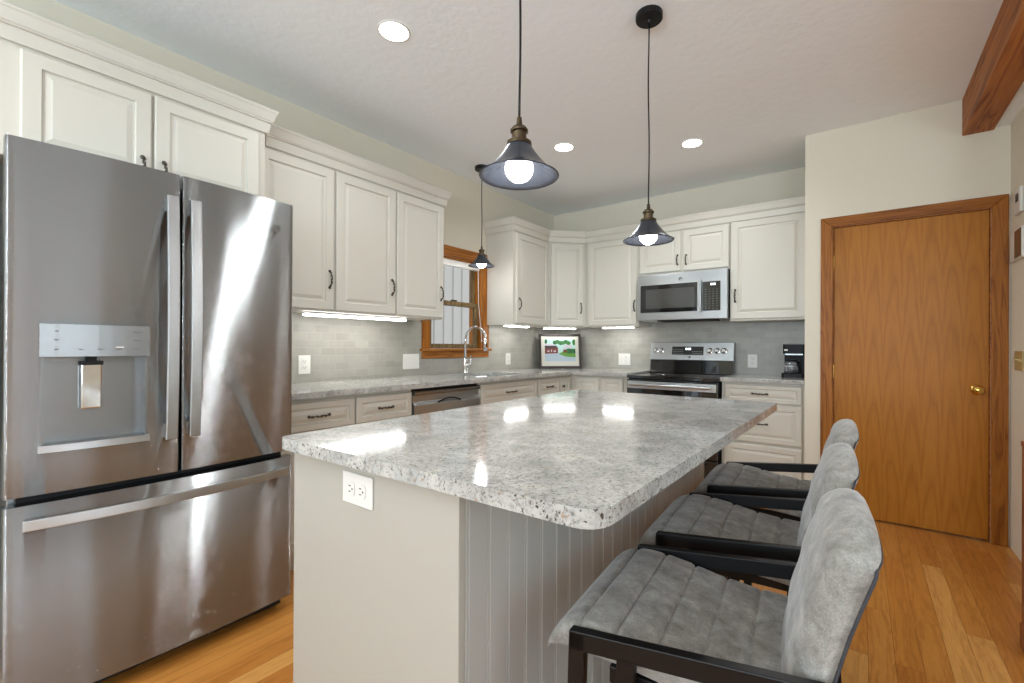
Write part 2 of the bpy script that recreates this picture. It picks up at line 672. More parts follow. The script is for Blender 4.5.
def add_raised(bm, w, h, t, F, inset=0.052, flat=False):
    """raised panel door or drawer face: local u 0..w, v 0..h, out 0..t"""
    if flat:
        rings = [(0, 0), (0, t - 0.004), (0.004, t), (0.018, t), (0.024, t + 0.001)]
    else:
        k = min(inset, h * 0.28)
        rings = [(0, 0), (0, t - 0.005), (0.005, t), (k, t), (k + 0.004, t - 0.008), (k + 0.011, t - 0.009),
                 (k + 0.030, t - 0.002), (k + 0.033, t - 0.002)]
    prev = None
    for d, z in rings:
        cur = [bm.verts.new(F @ Vector(p)) for p in ((d, d, z), (w - d, d, z), (w - d, h - d, z), (d, h - d, z))]
        if prev is None:
            bm.faces.new(cur[::-1])
        else:
            for i in range(4):
                bm.faces.new((prev[i], prev[(i + 1) % 4], cur[(i + 1) % 4], cur[i]))
        prev = cur
    bm.faces.new(prev)
    return bm


def pull(parent, F, length=0.10, vertical=True):
    """twisted pewter bar pull centred at F's origin, standing off along w"""
    bm = bmesh.new()
    L = length / 2
    pts, rs = [], []
    for i in range(21):
        s = -1 + 2 * i / 20
        off = 0.026 * (1 - abs(s) ** 3.0) + 0.001
        wob = 0.0022 * math.sin(s * 9)
        rr = 0.0056 + 0.0022 * math.cos(s * 16) - 0.0012 * abs(s)
        pts.append((wob, s * L, off) if vertical else (s * L, wob, off))
        rs.append(rr)
    add_tube(bm, pts, rs, 8, F)
    for s in (-1, 1):
        c = Vector((0, s * L, 0.003) if vertical else (s * L, 0, 0.003))
        add_lathe(bm, [(0, -0.003), (0.008, -0.003), (0.009, 0.001), (0.005, 0.006), (0, 0.007)], 12, F @ Matrix.Translation(c))
    return obj('handle', bm, M['pewter'], parent, smooth=True)


def face(parent, name, F, w, h, t=0.02, flat=False, handle=None, hv=True, hl=0.10, inset=0.052):
    o = obj(name, add_raised(bmesh.new(), w, h, t, F, inset, flat), M['cab'], parent)
    if handle:
        pull(o, F @ Matrix.Translation((handle[0], handle[1], t)), hl, hv)
    return o


def add_sweep(bm, path, prof, closed=False):
    """path: 2D plan points (outward side on the right hand of travel); prof: (out, z) points, mitred corners"""
    n = len(path)
    rings = []
    for i, p in enumerate(path):
        p = Vector(p)
        dirs = []
        if i > 0:
            dirs.append((p - Vector(path[i - 1])).normalized())
        if i < n - 1:
            dirs.append((Vector(path[i + 1]) - p).normalized())
        ns = [Vector((d.y, -d.x)) for d in dirs]
        if len(ns) == 2:
            b = (ns[0] + ns[1]).normalized()
            k = 1 / max(0.2, b.dot(ns[0]))
        else:
            b, k = ns[0], 1
        rings.append([bm.verts.new((p.x + b.x * k * o_, p.y + b.y * k * o_, z)) for o_, z in prof])
    m = len(prof)
    for a, b in zip(rings, rings[1:]):
        for i in range(m):
            bm.faces.new((a[i], a[(i + 1) % m], b[(i + 1) % m], b[i]))
    bm.faces.new(rings[0])
    bm.faces.new(rings[-1][::-1])
    return bm


# ------------------------------------------------------------------ room shell
H = 2.744
BY = 4.567        # back wall
PX, PY = 2.632, 3.90      # pantry corner
RX = 3.69

struct(obj('floor', box((-0.15, REAR_Y - 0.15, -0.1), (FAR_X + 0.15, BY + 0.15, 0)), M['floor']), 'honey coloured oak strip floor')
# kitchen ceiling, with the lower dining ceiling beyond the beam
struct(obj('ceiling', boxes(((-0.15, REAR_Y - 0.15, H), (3.618, BY + 0.15, H + 0.12)),
                            ((3.618, REAR_Y - 0.15, 2.53), (FAR_X + 0.15, BY + 0.15, H + 0.12))), M['ceil']),
       'pale grey textured ceiling')
WY0, WY1, WZ0, WZ1 = 2.625, 3.295, 1.165, 1.985      # window opening in the left wall
bm = bmesh.new()
F = Matrix(((0, 0, 1, 0), (1, 0, 0, 0), (0, 1, 0, 0), (0, 0, 0, 1)))   # (y, z, x) -> world
add_prism(bm, [(REAR_Y - 0.15, 0), (BY + 0.15, 0), (BY + 0.15, H), (REAR_Y - 0.15, H)], -0.15, 0,
          [[(WY0, WZ0), (WY1, WZ0), (WY1, WZ1), (WY0, WZ1)]], F)
struct(obj('wall_left', bm, M['wall']), 'beige wall behind the refrigerator and sink')
struct(obj('wall_back', box((0, BY, 0), (FAR_X + 0.15, BY + 0.15, H)), M['wall']), 'beige wall behind the range')
# pantry: front wall with the door opening and the side wall by the coffee maker
DX0, DX1, DZ = 2.805, 3.607, 2.045
bm = bmesh.new()
F = Matrix(((1, 0, 0, 0), (0, 0, 1, PY), (0, 1, 0, 0), (0, 0, 0, 1)))    # (x, z, y)
add_prism(bm, [(PX, 0), (DX0, 0), (DX0, DZ), (DX1, DZ), (DX1, 0), (RX + 0.12, 0), (RX + 0.12, H), (PX, H)], 0, 0.12, (), F)
add_box(bm, (PX, PY + 0.12, 0), (PX + 0.1, BY, H))
struct(obj('wall_pantry', bm, M['wall']), 'cream wall around the oak pantry door')
struct(obj('wall_right', box((RX, 2.9, 0), (RX + 0.12, PY, 2.53)), M['wall']), 'cream wall right of the pantry door')
# rest of the house behind the camera, with its windows
bm = bmesh.new()
F = Matrix(((1, 0, 0, 0), (0, 0, 1, REAR_Y - 0.15), (0, 1, 0, 0), (0, 0, 0, 1)))
add_prism(bm, [(-0.15, 0), (FAR_X + 0.15, 0), (FAR_X + 0.15, H), (-0.15, H)], 0, 0.15,
          [[(a, 0.5), (b, 0.5), (b, 2.4), (a, 2.4)] for a, b in REAR_WIN], F)
struct(obj('wall_rear', bm, M['wall']), 'cream wall behind the camera')
bm = bmesh.new()
F = Matrix(((0, 0, 1, FAR_X), (1, 0, 0, 0), (0, 1, 0, 0), (0, 0, 0, 1)))
add_prism(bm, [(REAR_Y, 0), (BY, 0), (BY, H), (REAR_Y, H)], 0, 0.15,
          [[(a, 0.4), (b, 0.4), (b, 2.4), (a, 2.4)] for a, b in SIDE_WIN], F)
struct(obj('wall_dining', bm, M['wall']), 'cream wall of the dining area')

# beam
bm = bmesh.new()
F = Matrix(((1, 0, 0, 0), (0, 0, 1, 0), (0, 1, 0, 0), (0, 0, 0, 1)))
add_prism(bm, [(3.476, 2.516), (3.618, 2.516), (3.618, 2.75), (3.476, 2.75)], REAR_Y, PY, (), F)
struct(obj('trim_1', bm, M['beam'], bevel=0.004), 'rough reddish brown wooden ceiling beam')

# backsplash tiles
struct(obj('trim_2', boxes(((0.0, 1.05, 0.943), (0.010, WY0 - 0.085, 1.392)), ((0.0, WY0 - 0.085, 0.943), (0.010, WY1 + 0.085, 1.085)),
                           ((0.0, WY1 + 0.085, 0.943), (0.010, BY, 1.392))), M['tile']), 'grey tile backsplash on the sink wall')
struct(obj('trim_3', box((0.010, BY - 0.010, 0.943), (PX, BY, 1.44)), M['tile']), 'grey tile backsplash on the range wall')

# ------------------------------------------------------------------ window over the sink
win = bpy.data.objects.new('window_1', None)
COL.objects.link(win)
win.matrix_basis = Matrix.Translation((0, (WY0 + WY1) / 2, WZ0))
struct(win, 'oak trimmed double hung window over the sink')
cw = 0.085
obj('casing', box((0, WY0 - cw, WZ0), (0.02, WY0, WZ1)), M['oak_trim'], win, bevel=0.004)
obj('casing', box((0, WY1, WZ0), (0.02, WY1 + cw, WZ1)), M['oak_trim'], win, bevel=0.004)
obj('header', box((0, WY0 - cw, WZ1), (0.022, WY1 + cw, WZ1 + 0.09)), M['oak_trim_y'], win, bevel=0.004)
obj('sill', box((-0.1, WY0 - cw - 0.02, WZ0 - 0.022), (0.045, WY1 + cw + 0.02, WZ0)), M['oak_trim_y'], win, bevel=0.005)
obj('apron', box((0, WY0 - cw, WZ0 - 0.085), (0.018, WY1 + cw, WZ0 - 0.022)), M['oak_trim_y'], win, bevel=0.004)
jm = boxes(((-0.15, WY0, WZ0), (-0.0, WY0 + 0.018, WZ1)), ((-0.15, WY1 - 0.018, WZ0), (0.0, WY1, WZ1)),
           ((-0.15, WY0, WZ1 - 0.018), (0.0, WY1, WZ1)))
obj('jamb', jm, M['oak_trim'], win)
ZM = 1.575


def sash(name, x0, x1, z0, z1, mat):
    y0, y1 = WY0 + 0.02, WY1 - 0.02
    s = 0.04
    b = boxes(((x0, y0, z0), (x1, y0 + s, z1)), ((x0, y1 - s, z0), (x1, y1, z1)),
              ((x0, y0 + s, z0), (x1, y1 - s, z0 + s)), ((x0, y0 + s, z1 - s), (x1, y1 - s, z1)))
    o = obj(name, b, mat, win, bevel=0.003)
    obj('pane', box(((x0 + x1) / 2 - 0.002, y0 + s, z0 + s), ((x0 + x1) / 2 + 0.002, y1 - s, z1 - s)), M['glass'], o)
    return o


low = sash('lower_sash', -0.065, -0.03, WZ0 + 0.002, ZM + 0.02, M['sash'])
sash('upper_sash', -0.105, -0.07, ZM - 0.02, WZ1 - 0.02, M['sash'])
obj('latch', box((-0.05, 2.93, ZM + 0.02), (-0.03, 2.99, ZM + 0.032)), M['black'], low)
bl = obj('roller_blind', boxes(((-0.06, WY0 + 0.02, WZ1 - 0.075), (-0.012, WY1 - 0.02, WZ1 - 0.019)),), M['white'], win, bevel=0.006)
bm = bmesh.new()
add_tube(bm, [(-0.005, 3.245, 1.93), (-0.002, 3.25, 1.6), (0.03, 3.262, 1.25)], 0.003, 6)
add_lathe(bm, [(0, 0), (0.006, 0.002), (0.006, 0.02), (0, 0.024)], 10, Matrix.Translation((0.03, 3.262, 1.228)))
obj('cord', bm, M['white'], bl)

# neighbouring house seen through the window, pale vertical boards
bm = bmesh.new()
for i in range(40):
    y = 1.0 + i * 0.20
    add_box(bm, (-2.35, y, -0.5), (-2.32, y + 0.19, 3.6))
    add_box(bm, (-2.345, y + 0.185, -0.5), (-2.30, y + 0.205, 3.6))
sd = obj('neighbour_siding', bm, M['siding'])
tag(centre(sd), 'pale vertical board siding seen outside the sink window', 'siding')

# ------------------------------------------------------------------ pantry door
d = bpy.data.objects.new('door_1', None)
COL.objects.link(d)
d.matrix_basis = Matrix.Translation(((DX0 + DX1) / 2, PY, 0))
struct(d, 'flat oak pantry door with brass knob')
obj('door_panel', box((DX0 + 0.006, PY + 0.016, 0.012), (DX1 - 0.006, PY + 0.052, DZ - 0.006)), M['oak_door'], d, bevel=0.002)
obj('jamb_liner', boxes(((DX0, PY + 0.001, 0), (DX0 + 0.004, PY + 0.055, DZ)), ((DX1 - 0.004, PY + 0.001, 0), (DX1, PY + 0.055, DZ)),
                        ((DX0 + 0.004, PY + 0.001, DZ - 0.004), (DX1 - 0.004, PY + 0.055, DZ))), M['beam'], d)
obj('jamb', boxes(((DX0 - 0.0, PY + 0.054, 0), (DX0 + 0.02, PY + 0.12, DZ)), ((DX1 - 0.02, PY + 0.054, 0), (DX1, PY + 0.12, DZ)),
                  ((DX0 + 0.02, PY + 0.054, DZ - 0.02), (DX1 - 0.02, PY + 0.12, DZ))), M['oak_trim'], d)
F = Matrix(((1, 0, 0, 0), (0, 0, -1, PY), (0, 1, 0, 0), (0, 0, 0, 1)))
c = 0.074
obj('casing', add_prism(bmesh.new(), [(DX0 - c, 0), (DX0, 0), (DX0, DZ), (DX0 - c, DZ + c - 0.006)], 0, 0.018, (), F), M['oak_trim'], d, bevel=0.004)
obj('casing', add_prism(bmesh.new(), [(DX1, 0), (DX1 + c, 0), (DX1 + c, DZ + c - 0.006), (DX1, DZ)], 0, 0.018, (), F), M['oak_trim'], d, bevel=0.004)
obj('casing', add_prism(bmesh.new(), [(DX0, DZ), (DX1, DZ), (DX1 + c, DZ + c - 0.006), (DX0 - c, DZ + c - 0.006)], 0, 0.018, (), F), M['oak_trim_x'], d, bevel=0.004)
bm = bmesh.new()
K = Matrix.Translation((3.548, PY + 0.016, 0.93)) @ Matrix.Rotation(PI / 2, 4, 'X')
add_lathe(bm, [(0, 0), (0.032, 0.0), (0.032, 0.004), (0.026, 0.008), (0.012, 0.012), (0.011, 0.028), (0.018, 0.036),
               (0.027, 0.046), (0.028, 0.055), (0.022, 0.064), (0, 0.067)], 24, K)
obj('door_knob', bm, M['brass'], d, smooth=True)
for hz in (1.80, 1.02, 0.26):
    bm = bmesh.new()
    add_tube(bm, [(DX0 + 0.003, PY + 0.012, hz - 0.045), (DX0 + 0.003, PY + 0.012, hz + 0.045)], 0.007, 10)
    add_lathe(bm, [(0.004, 0), (0.007, 0.004), (0, 0.010)], 10, Matrix.Translation((DX0 + 0.003, PY + 0.012, hz + 0.045)))
    obj('hinge', bm, M['brass'], d)

# ------------------------------------------------------------------ cabinets
T = 0.02


def cabinet(name, label, cat, a, b, group=None, toe=None, hollow=False):
    """box body a..b as the first part of a thing standing at its base"""
    th = thing(name, label, cat, ((a[0] + b[0]) / 2, (a[1] + b[1]) / 2, min(a[2], b[2])), group)
    def off(q):
        return (max(q[0], 0.004), min(q[1], BY - 0.004), q[2])
    if hollow:
        (x0, y0, z0), (x1, y1, z1) = off(a), off(b)
        obj('body', boxes(((x0, y0, z0), (x0 + 0.018, y1, z1)), ((x1 - 0.018, y0, z0), (x1, y1, z1)), ((x0 + 0.018, y0, z0), (x1 - 0.018, y0 + 0.018, z1)),
                          ((x0 + 0.018, y1 - 0.018, z0), (x1 - 0.018, y1, z1)), ((x0 + 0.018, y0 + 0.018, z0), (x1 - 0.018, y1 - 0.018, z0 + 0.018))), M['cab'], th)
    else:
        obj('body', box(off(a), off(b)), M['cab'], th, bevel=0.002)
    if toe:
        toe = (off(toe[0]), off(toe[1]))
        obj('toe_kick', box(*toe), M['cab'], th)
    return th


UB, UT = 1.392, 2.30        # upper cabinets: body bottom and top
DB, DT = 1.402, 2.255       # doors
XF = 0.34                   # left upper face


def FX(x, y, z):            # facing +X
    return frame_m((x, y, z), (0, 1, 0))


def FY(x, y, z):            # facing -Y
    return frame_m((x, y, z), (1, 0, 0))


# over the refrigerator
OFX = 0.495
c0 = cabinet('over_refrigerator_cabinet', 'deep cream cabinet with two raised panel doors above the refrigerator', 'cabinet',
             (0.0, 0.135, 1.86), (OFX, 1.088, UT))
face(c0, 'door', FX(OFX, 0.248, 1.875), 0.376, DT - 1.875, handle=(0.345, 0.055), hl=0.09)
face(c0, 'door', FX(OFX, 0.634, 1.875), 0.420, DT - 1.875, handle=(0.032, 0.055), hl=0.09)
# tall cabinet left of the refrigerator
cl = cabinet('tall_pantry_cabinet', 'tall cream cabinet at the left edge, beside the refrigerator', 'cabinet',
             (0.0, -0.60, 0.0), (OFX, 0.13, UT))
face(cl, 'door', FX(OFX, -0.57, 0.12), 0.66, 1.15)
face(cl, 'door', FX(OFX, -0.57, 1.30), 0.66, DT - 1.30)

lab = ['cream wall cabinet right beside the refrigerator, hidden partly by its side',
       'cream wall cabinet in the middle between refrigerator and window',
       'cream wall cabinet ending at the left side of the sink window']
for (y0, y1, dy0, dy1), L in zip([(1.090, 1.560, 1.115, 1.551), (1.562, 2.014, 1.566, 2.006), (2.016, 2.472, 2.022, 2.457)], lab):
    t = cabinet('wall_cabinet', L, 'cabinet', (0, y0, UB), (XF, y1, UT), 'wall cabinets left of the window')
    face(t, 'door', FX(XF, dy0, DB), dy1 - dy0, DT - DB, handle=(dy1 - dy0 - 0.03, 0.185))

# corner group
t = cabinet('wall_cabinet', 'cream wall cabinet just right of the sink window', 'cabinet', (0, 3.35, UB), (XF, 3.935, UT))
face(t, 'door', FX(XF, 3.385, DB), 0.54, DT - DB, handle=(0.035, 0.185))
CA, CB = Vector((0.34, 3.94)), Vector((0.625, 4.225))
t = thing('corner_wall_cabinet', 'cream diagonal wall cabinet in the corner above the framed picture', 'cabinet', (0.2, 4.35, UB))
obj('body', add_prism(bmesh.new(), [(0.004, 3.937), (CA.x, CA.y), (CB.x, CB.y), (0.627, BY - 0.004), (0.004, BY - 0.004)], UB, UT), M['cab'], t, bevel=0.002)
face(t, 'door', frame_m((CA.x + 0.018, CA.y + 0.018, DB), (1, 1, 0)), 0.352, DT - DB, handle=(0.32, 0.185))
UY = 4.225
t = cabinet('wall_cabinet', 'cream wall cabinet between the corner cabinet and the microwave', 'cabinet', (0.63, UY, UB), (1.212, BY, UT))
face(t, 'door', FY(0.668, UY, DB), 0.53, DT - DB, handle=(0.51, 0.185))
t = cabinet('wall_cabinet', 'short cream two door cabinet above the microwave', 'cabinet', (1.214, UY, 1.868), (2.044, BY, UT))
face(t, 'door', FY(1.224, UY, 1.890), 0.400, DT - 1.890, handle=(0.372, 0.10), hl=0.085)
face(t, 'door', FY(1.645, UY, 1.885), 0.395, DT - 1.885, handle=(0.03, 0.10), hl=0.085)
t = cabinet('wall_cabinet', 'wide cream wall cabinet right of the microwave, above the coffee maker', 'cabinet', (2.048, UY, 1.412), (PX - 0.004, BY, UT))
face(t, 'door', FY(2.060, UY, 1.428), 0.555, DT + 0.008 - 1.428, handle=(0.032, 0.20))

# crown mouldings
CT = 2.388
prof = [(0.0, 2.270), (0.010, 2.270), (0.012, 2.276), (0.018, 2.316), (0.016, 2.320), (0.024, 2.323), (0.024, 2.327), (0.029, 2.331),
        (0.040, 2.368), (0.044, 2.374), (0.045, CT - 0.006), (0.041, CT - 0.001), (0.036, CT), (0.0, CT)]


def crown(path, label):
    bm = add_sweep(bmesh.new(), path, prof)
    o = obj('crown_molding', bm, M['cab'])
    return tag(centre(o), label, 'molding')


e = 0.001
crown([(OFX + e, -0.60), (OFX + e, 1.089), (XF + 0.047, 1.089)], 'cream crown molding on the cabinet above the refrigerator')
crown([(XF + e, 1.156), (XF + e, 2.474), (0.002, 2.474)], 'cream crown molding on the wall cabinets left of the window')
crown([(0.002, 3.349), (XF + e, 3.349), (CA.x + e, CA.y - e), (CB.x, CB.y - e), (PX - 0.002, UY - e)],
      'cream crown molding running around the corner above the microwave')

# under cabinet lights


def strip(a, b, label, group, rot=None, power=10, lw=(1, 0.1), lrot=0):
    cx, cy = (a[0] + b[0]) / 2, (a[1] + b[1]) / 2
    th = thing('under_cabinet_light', label, 'light', (cx, cy, a[2]), group)
    if rot:
        th.matrix_basis = Matrix.Translation((cx, cy, a[2])) @ Matrix.Rotation(rot, 4, 'Z')
    base = Matrix.Translation((cx, cy, a[2])) @ Matrix.Rotation(rot or 0, 4, 'Z')
    hx, hy, hz = (b[0] - a[0]) / 2, (b[1] - a[1]) / 2, b[2] - a[2]
    obj('housing', box((-hx, -hy, hz * 0.55), (hx, hy, hz)), M['white'], th, M4=base, bevel=0.001)
    obj('diffuser', box((-hx + 0.003, -hy + 0.003, 0), (hx - 0.003, hy - 0.003, hz * 0.55)), M['led'], th, M4=base, bevel=0.001)
    li = area_light('strip_lamp', (0, 0, -0.004), (0, 0, 0), hx * 1.9, hy * 1.9, power, (0.97, 0.98, 1.0))
    li.parent = th


G = 'under cabinet light strips'
strip((0.215, 1.43, 1.368), (0.265, 2.18, 1.391), 'long glowing light strip under the cabinets left of the window', None, power=2.0)
strip((0.17, 3.42, 1.378), (0.22, 3.78, 1.391), 'short glowing light strip under the cabinet right of the window', None, power=1.0)
strip((0.10, 4.245, 1.378), (0.46, 4.285, 1.391), 'glowing light strip above the framed picture', None, rot=PI / 4, power=0.6)
strip((0.76, 4.34, 1.378), (1.10, 4.39, 1.391), 'short glowing light strip under the cabinet left of the microwave', None, power=1.0)

# base cabinets, left run
XB, BT = 0.59, 0.909
TKX = 0.53


def base_left(y0, y1, name, label, group='base cabinets along the sink wall', hollow=False):
    return cabinet(name, label, 'cabinet', (0.0, y0, 0.10), (XB, y1, BT), group, toe=((0.0, y0, 0.0), (TKX, y1, 0.10)), hollow=hollow)


DZ0, DZ1 = 0.735, 0.886
t = base_left(1.09, 1.541, 'base_cabinet', 'cream base cabinet nearest the refrigerator')
face(t, 'drawer', FX(XB, 1.10, DZ0), 0.435, DZ1 - DZ0, handle=(0.22, 0.075), hv=False, hl=0.115, inset=0.034)
face(t, 'door', FX(XB, 1.10, 0.12), 0.435, 0.60, handle=(0.40, 0.53))
t = base_left(1.543, 1.955, 'base_cabinet', 'cream base cabinet left of the dishwasher')
face(t, 'drawer', FX(XB, 1.547, DZ0), 0.40, DZ1 - DZ0, handle=(0.20, 0.075), hv=False, hl=0.10, inset=0.034)
face(t, 'door', FX(XB, 1.547, 0.12), 0.40, 0.60, handle=(0.37, 0.53))
t = base_left(2.606, 3.374, 'sink_cabinet', 'cream sink cabinet right of the dishwasher', hollow=True)
face(t, 'drawer', FX(XB, 2.622, DZ0), 0.738, DZ1 - DZ0, handle=(0.37, 0.075), hv=False, hl=0.13, inset=0.034)
face(t, 'door', FX(XB, 2.622, 0.12), 0.365, 0.60, handle=(0.33, 0.53))
face(t, 'door', FX(XB, 2.995, 0.12), 0.365, 0.60, handle=(0.035, 0.53))
t = base_left(3.376, 3.757, 'base_cabinet', 'cream drawer cabinet between sink cabinet and corner')
face(t, 'drawer', FX(XB, 3.392, DZ0), 0.355, DZ1 - DZ0, handle=(0.178, 0.075), hv=False, hl=0.10, inset=0.034)
face(t, 'drawer', FX(XB, 3.392, 0.44), 0.355, 0.28, handle=(0.178, 0.14), hv=False, hl=0.10)
face(t, 'drawer', FX(XB, 3.392, 0.12), 0.355, 0.30, handle=(0.178, 0.15), hv=False, hl=0.10)
# L shaped corner unit: one door on each leg
BYF = 3.977
t = thing('corner_base_cabinet', 'cream corner base cabinet with doors meeting in the corner', 'cabinet', (0.3, 4.2, 0.0))
poly = [(0.004, 3.759), (XB, 3.759), (XB, BYF), (0.935, BYF), (0.935, BY - 0.004), (0.004, BY - 0.004)]
obj('body', add_prism(bmesh.new(), poly, 0.10, BT), M['cab'], t, bevel=0.002)
obj('toe_kick', add_prism(bmesh.new(), [(0.004, 3.759), (TKX, 3.759), (TKX, BYF + 0.06), (0.935, BYF + 0.06), (0.935, BY - 0.004), (0.004, BY - 0.004)], 0, 0.10), M['cab'], t)
dd = face(t, 'door', FX(XB, 3.768, 0.12), 0.188, DZ1 - 0.12, inset=0.045)
bm = add_lathe(bmesh.new(), [(0, 0), (0.007, 0), (0.006, 0.012), (0.013, 0.018), (0.013, 0.024), (0, 0.028)], 14,
               FX(XB + T, 3.795, 0.80))
obj('knob', bm, M['pewter'], dd, smooth=True)
face(t, 'door', FY(0.672, BYF, 0.12), 0.245, DZ1 - 0.12, inset=0.045)
t = cabinet('base_cabinet', 'narrow cream base cabinet just left of the range', 'cabinet', (0.937, BYF, 0.10), (1.228, BY, BT),
            'base cabinets along the sink wall', toe=((0.937, BYF + 0.06, 0), (1.228, BY, 0.10)))
face(t, 'door', FY(0.944, BYF, 0.12), 0.225, DZ1 - 0.12, inset=0.045)

# drawer bank right of the range
t = cabinet('drawer_cabinet', 'cream three drawer base cabinet between range and pantry wall', 'cabinet', (2.04, BYF, 0.10), (PX - 0.004, BY, BT),
            None, toe=((2.04, BYF + 0.06, 0), (PX - 0.004, BY, 0.10)))
for z0, z1, hz in ((0.752, 0.890, 0.07), (0.437, 0.738, 0.15), (0.12, 0.415, 0.15)):
    face(t, 'drawer', FY(2.062, BYF, z0), 0.548, z1 - z0, handle=(0.262, hz), hv=False, hl=0.105, inset=0.040 if z1 - z0 > .2 else 0.03)

# ------------------------------------------------------------------ counters
CZ0, CZ1 = 0.910, 0.943
ox, oy = 0.65, 3.914
hole = rrect(0.14, 2.68, 0.55, 3.26, 0.05, 4)[::-1]
poly = round_poly([(0.002, 1.092), (ox, 1.092), (ox, oy), (1.230, oy), (1.230, BY - 0.011), (0.002, BY - 0.011)], [0, 0.01, 0.01, 0, 0, 0], 3)
o = obj('countertop', add_prism(bmesh.new(), poly, CZ0, CZ1, [hole]), M['granite'], bevel=0.004)
tag(centre(o), 'speckled grey granite countertop along the sink wall and corner', 'countertop')
o = obj('countertop', box((2.038, oy, CZ0), (PX - 0.002, BY - 0.011, CZ1)), M['granite'], bevel=0.004)
tag(centre(o), 'short granite countertop under the coffee maker', 'countertop')
# sink
bm = bmesh.new()
prevr = None
for d_, z in ((0.0, 0.9085), (0.0, 0.9095), (-0.012, 0.9095), (-0.012, 0.9), (0.0, 0.72), (0.03, 0.70), (0.2, 0.69)):
    pass
rings = []
for (dx, z, r) in ((0.018, 0.9095, 0.05), (-0.004, 0.9095, 0.045), (-0.006, 0.74, 0.045), (-0.03, 0.715, 0.03), (-0.16, 0.708, 0.02)):
    pts = rrect(0.14 - dx, 2.68 - dx, 0.55 + dx, 3.26 + dx, max(0.012, r), 4)
    rings.append([bm.verts.new((p[0], p[1], z)) for p in pts])
for a, b in zip(rings, rings[1:]):
    for i in range(len(a)):
        bm.faces.new((a[i], a[(i + 1) % len(a)], b[(i + 1) % len(a)], b[i]))
bm.faces.new(rings[-1])
sk = thing('sink', 'undermount stainless steel sink in the granite countertop', 'sink', (0.345, 2.97, 0.708))
so = obj('basin', bm, M['steel2'], sk, smooth=True)
bm = add_lathe(bmesh.new(), [(0, 0.002), (0.02, 0.001), (0.022, 0.004), (0.042, 0.005), (0.045, 0.0)], 20, Matrix.Translation((0.345, 2.97, 0.709)))
obj('drain', bm, M['chrome'], sk, smooth=True)

# faucet
fx, fy = 0.080, 2.985
fa = thing('faucet', 'tall chrome gooseneck pull down faucet behind the sink', 'faucet', (fx, fy, CZ1))
bm = bmesh.new()
add_lathe(bm, [(0, 0), (0.029, 0), (0.029, 0.006), (0.022, 0.012), (0.021, 0.11), (0.017, 0.125), (0.0135, 0.13)], 20, Matrix.Translation((fx, fy, CZ1)))
obj('base', bm, M['chrome'], fa, smooth=True)
pts = [(fx, fy, CZ1 + 0.12), (fx, fy, CZ1 + 0.30)]
for i in range(1, 17):
    a = PI * i / 16 * 0.97
    pts.append((fx + 0.118 - 0.118 * math.cos(a), fy + 0.012 * i / 16, CZ1 + 0.30 + 0.112 * math.sin(a)))
bm = add_tube(bmesh.new(), pts, 0.012, 12)
obj('spout', bm, M['chrome'], fa, smooth=True)
ex, ez = pts[-1][0], pts[-1][2]
bm = add_tube(bmesh.new(), [(ex, fy, ez + 0.005), (ex + 0.003, fy, ez - 0.03), (ex + 0.008, fy, ez - 0.11)], [0.013, 0.015, 0.018], 14)
hd = obj('spray_head', bm, M['chrome'], fa, smooth=True)
obj('button', box((ex + 0.012, fy - 0.006, ez - 0.075), (ex + 0.024, fy + 0.006, ez - 0.045)), M['black'], hd)
bm = add_tube(bmesh.new(), [(fx, fy, CZ1 + 0.07), (fx + 0.01, fy - 0.0, CZ1 + 0.075), (fx + 0.045, fy + 0.03, CZ1 + 0.075)], [0.014, 0.014, 0.013], 12)
add_tube(bm, [(fx + 0.04, fy + 0.026, CZ1 + 0.075), (fx + 0.035, fy + 0.04, CZ1 + 0.12), (fx + 0.02, fy + 0.05, CZ1 + 0.165)], [0.008, 0.006, 0.005], 10)
obj('lever', bm, M['chrome'], fa, smooth=True)

# ------------------------------------------------------------------ refrigerator
R0, R1 = 0.182, 1.045            # y extents
RC, RHW = (R0 + R1) / 2, (R1 - R0) / 2
XD = 0.872


def bow(y, z=0):
    return XD + 0.028 * (1 - ((y - RC) / RHW) ** 2)


fr = thing('refrigerator', 'large stainless steel french door refrigerator with water dispenser', 'refrigerator', (0.45, RC, 0))
obj('cabinet_case', box((0.03, R0 + 0.012, 0.03), (0.80, R1 - 0.012, 1.79)), M['steel_dark'], fr, bevel=0.004)
obj('gasket', boxes(((0.80, R0 + 0.03, 0.06), (0.825, R1 - 0.03, 1.80)),), M['rubber'], fr)


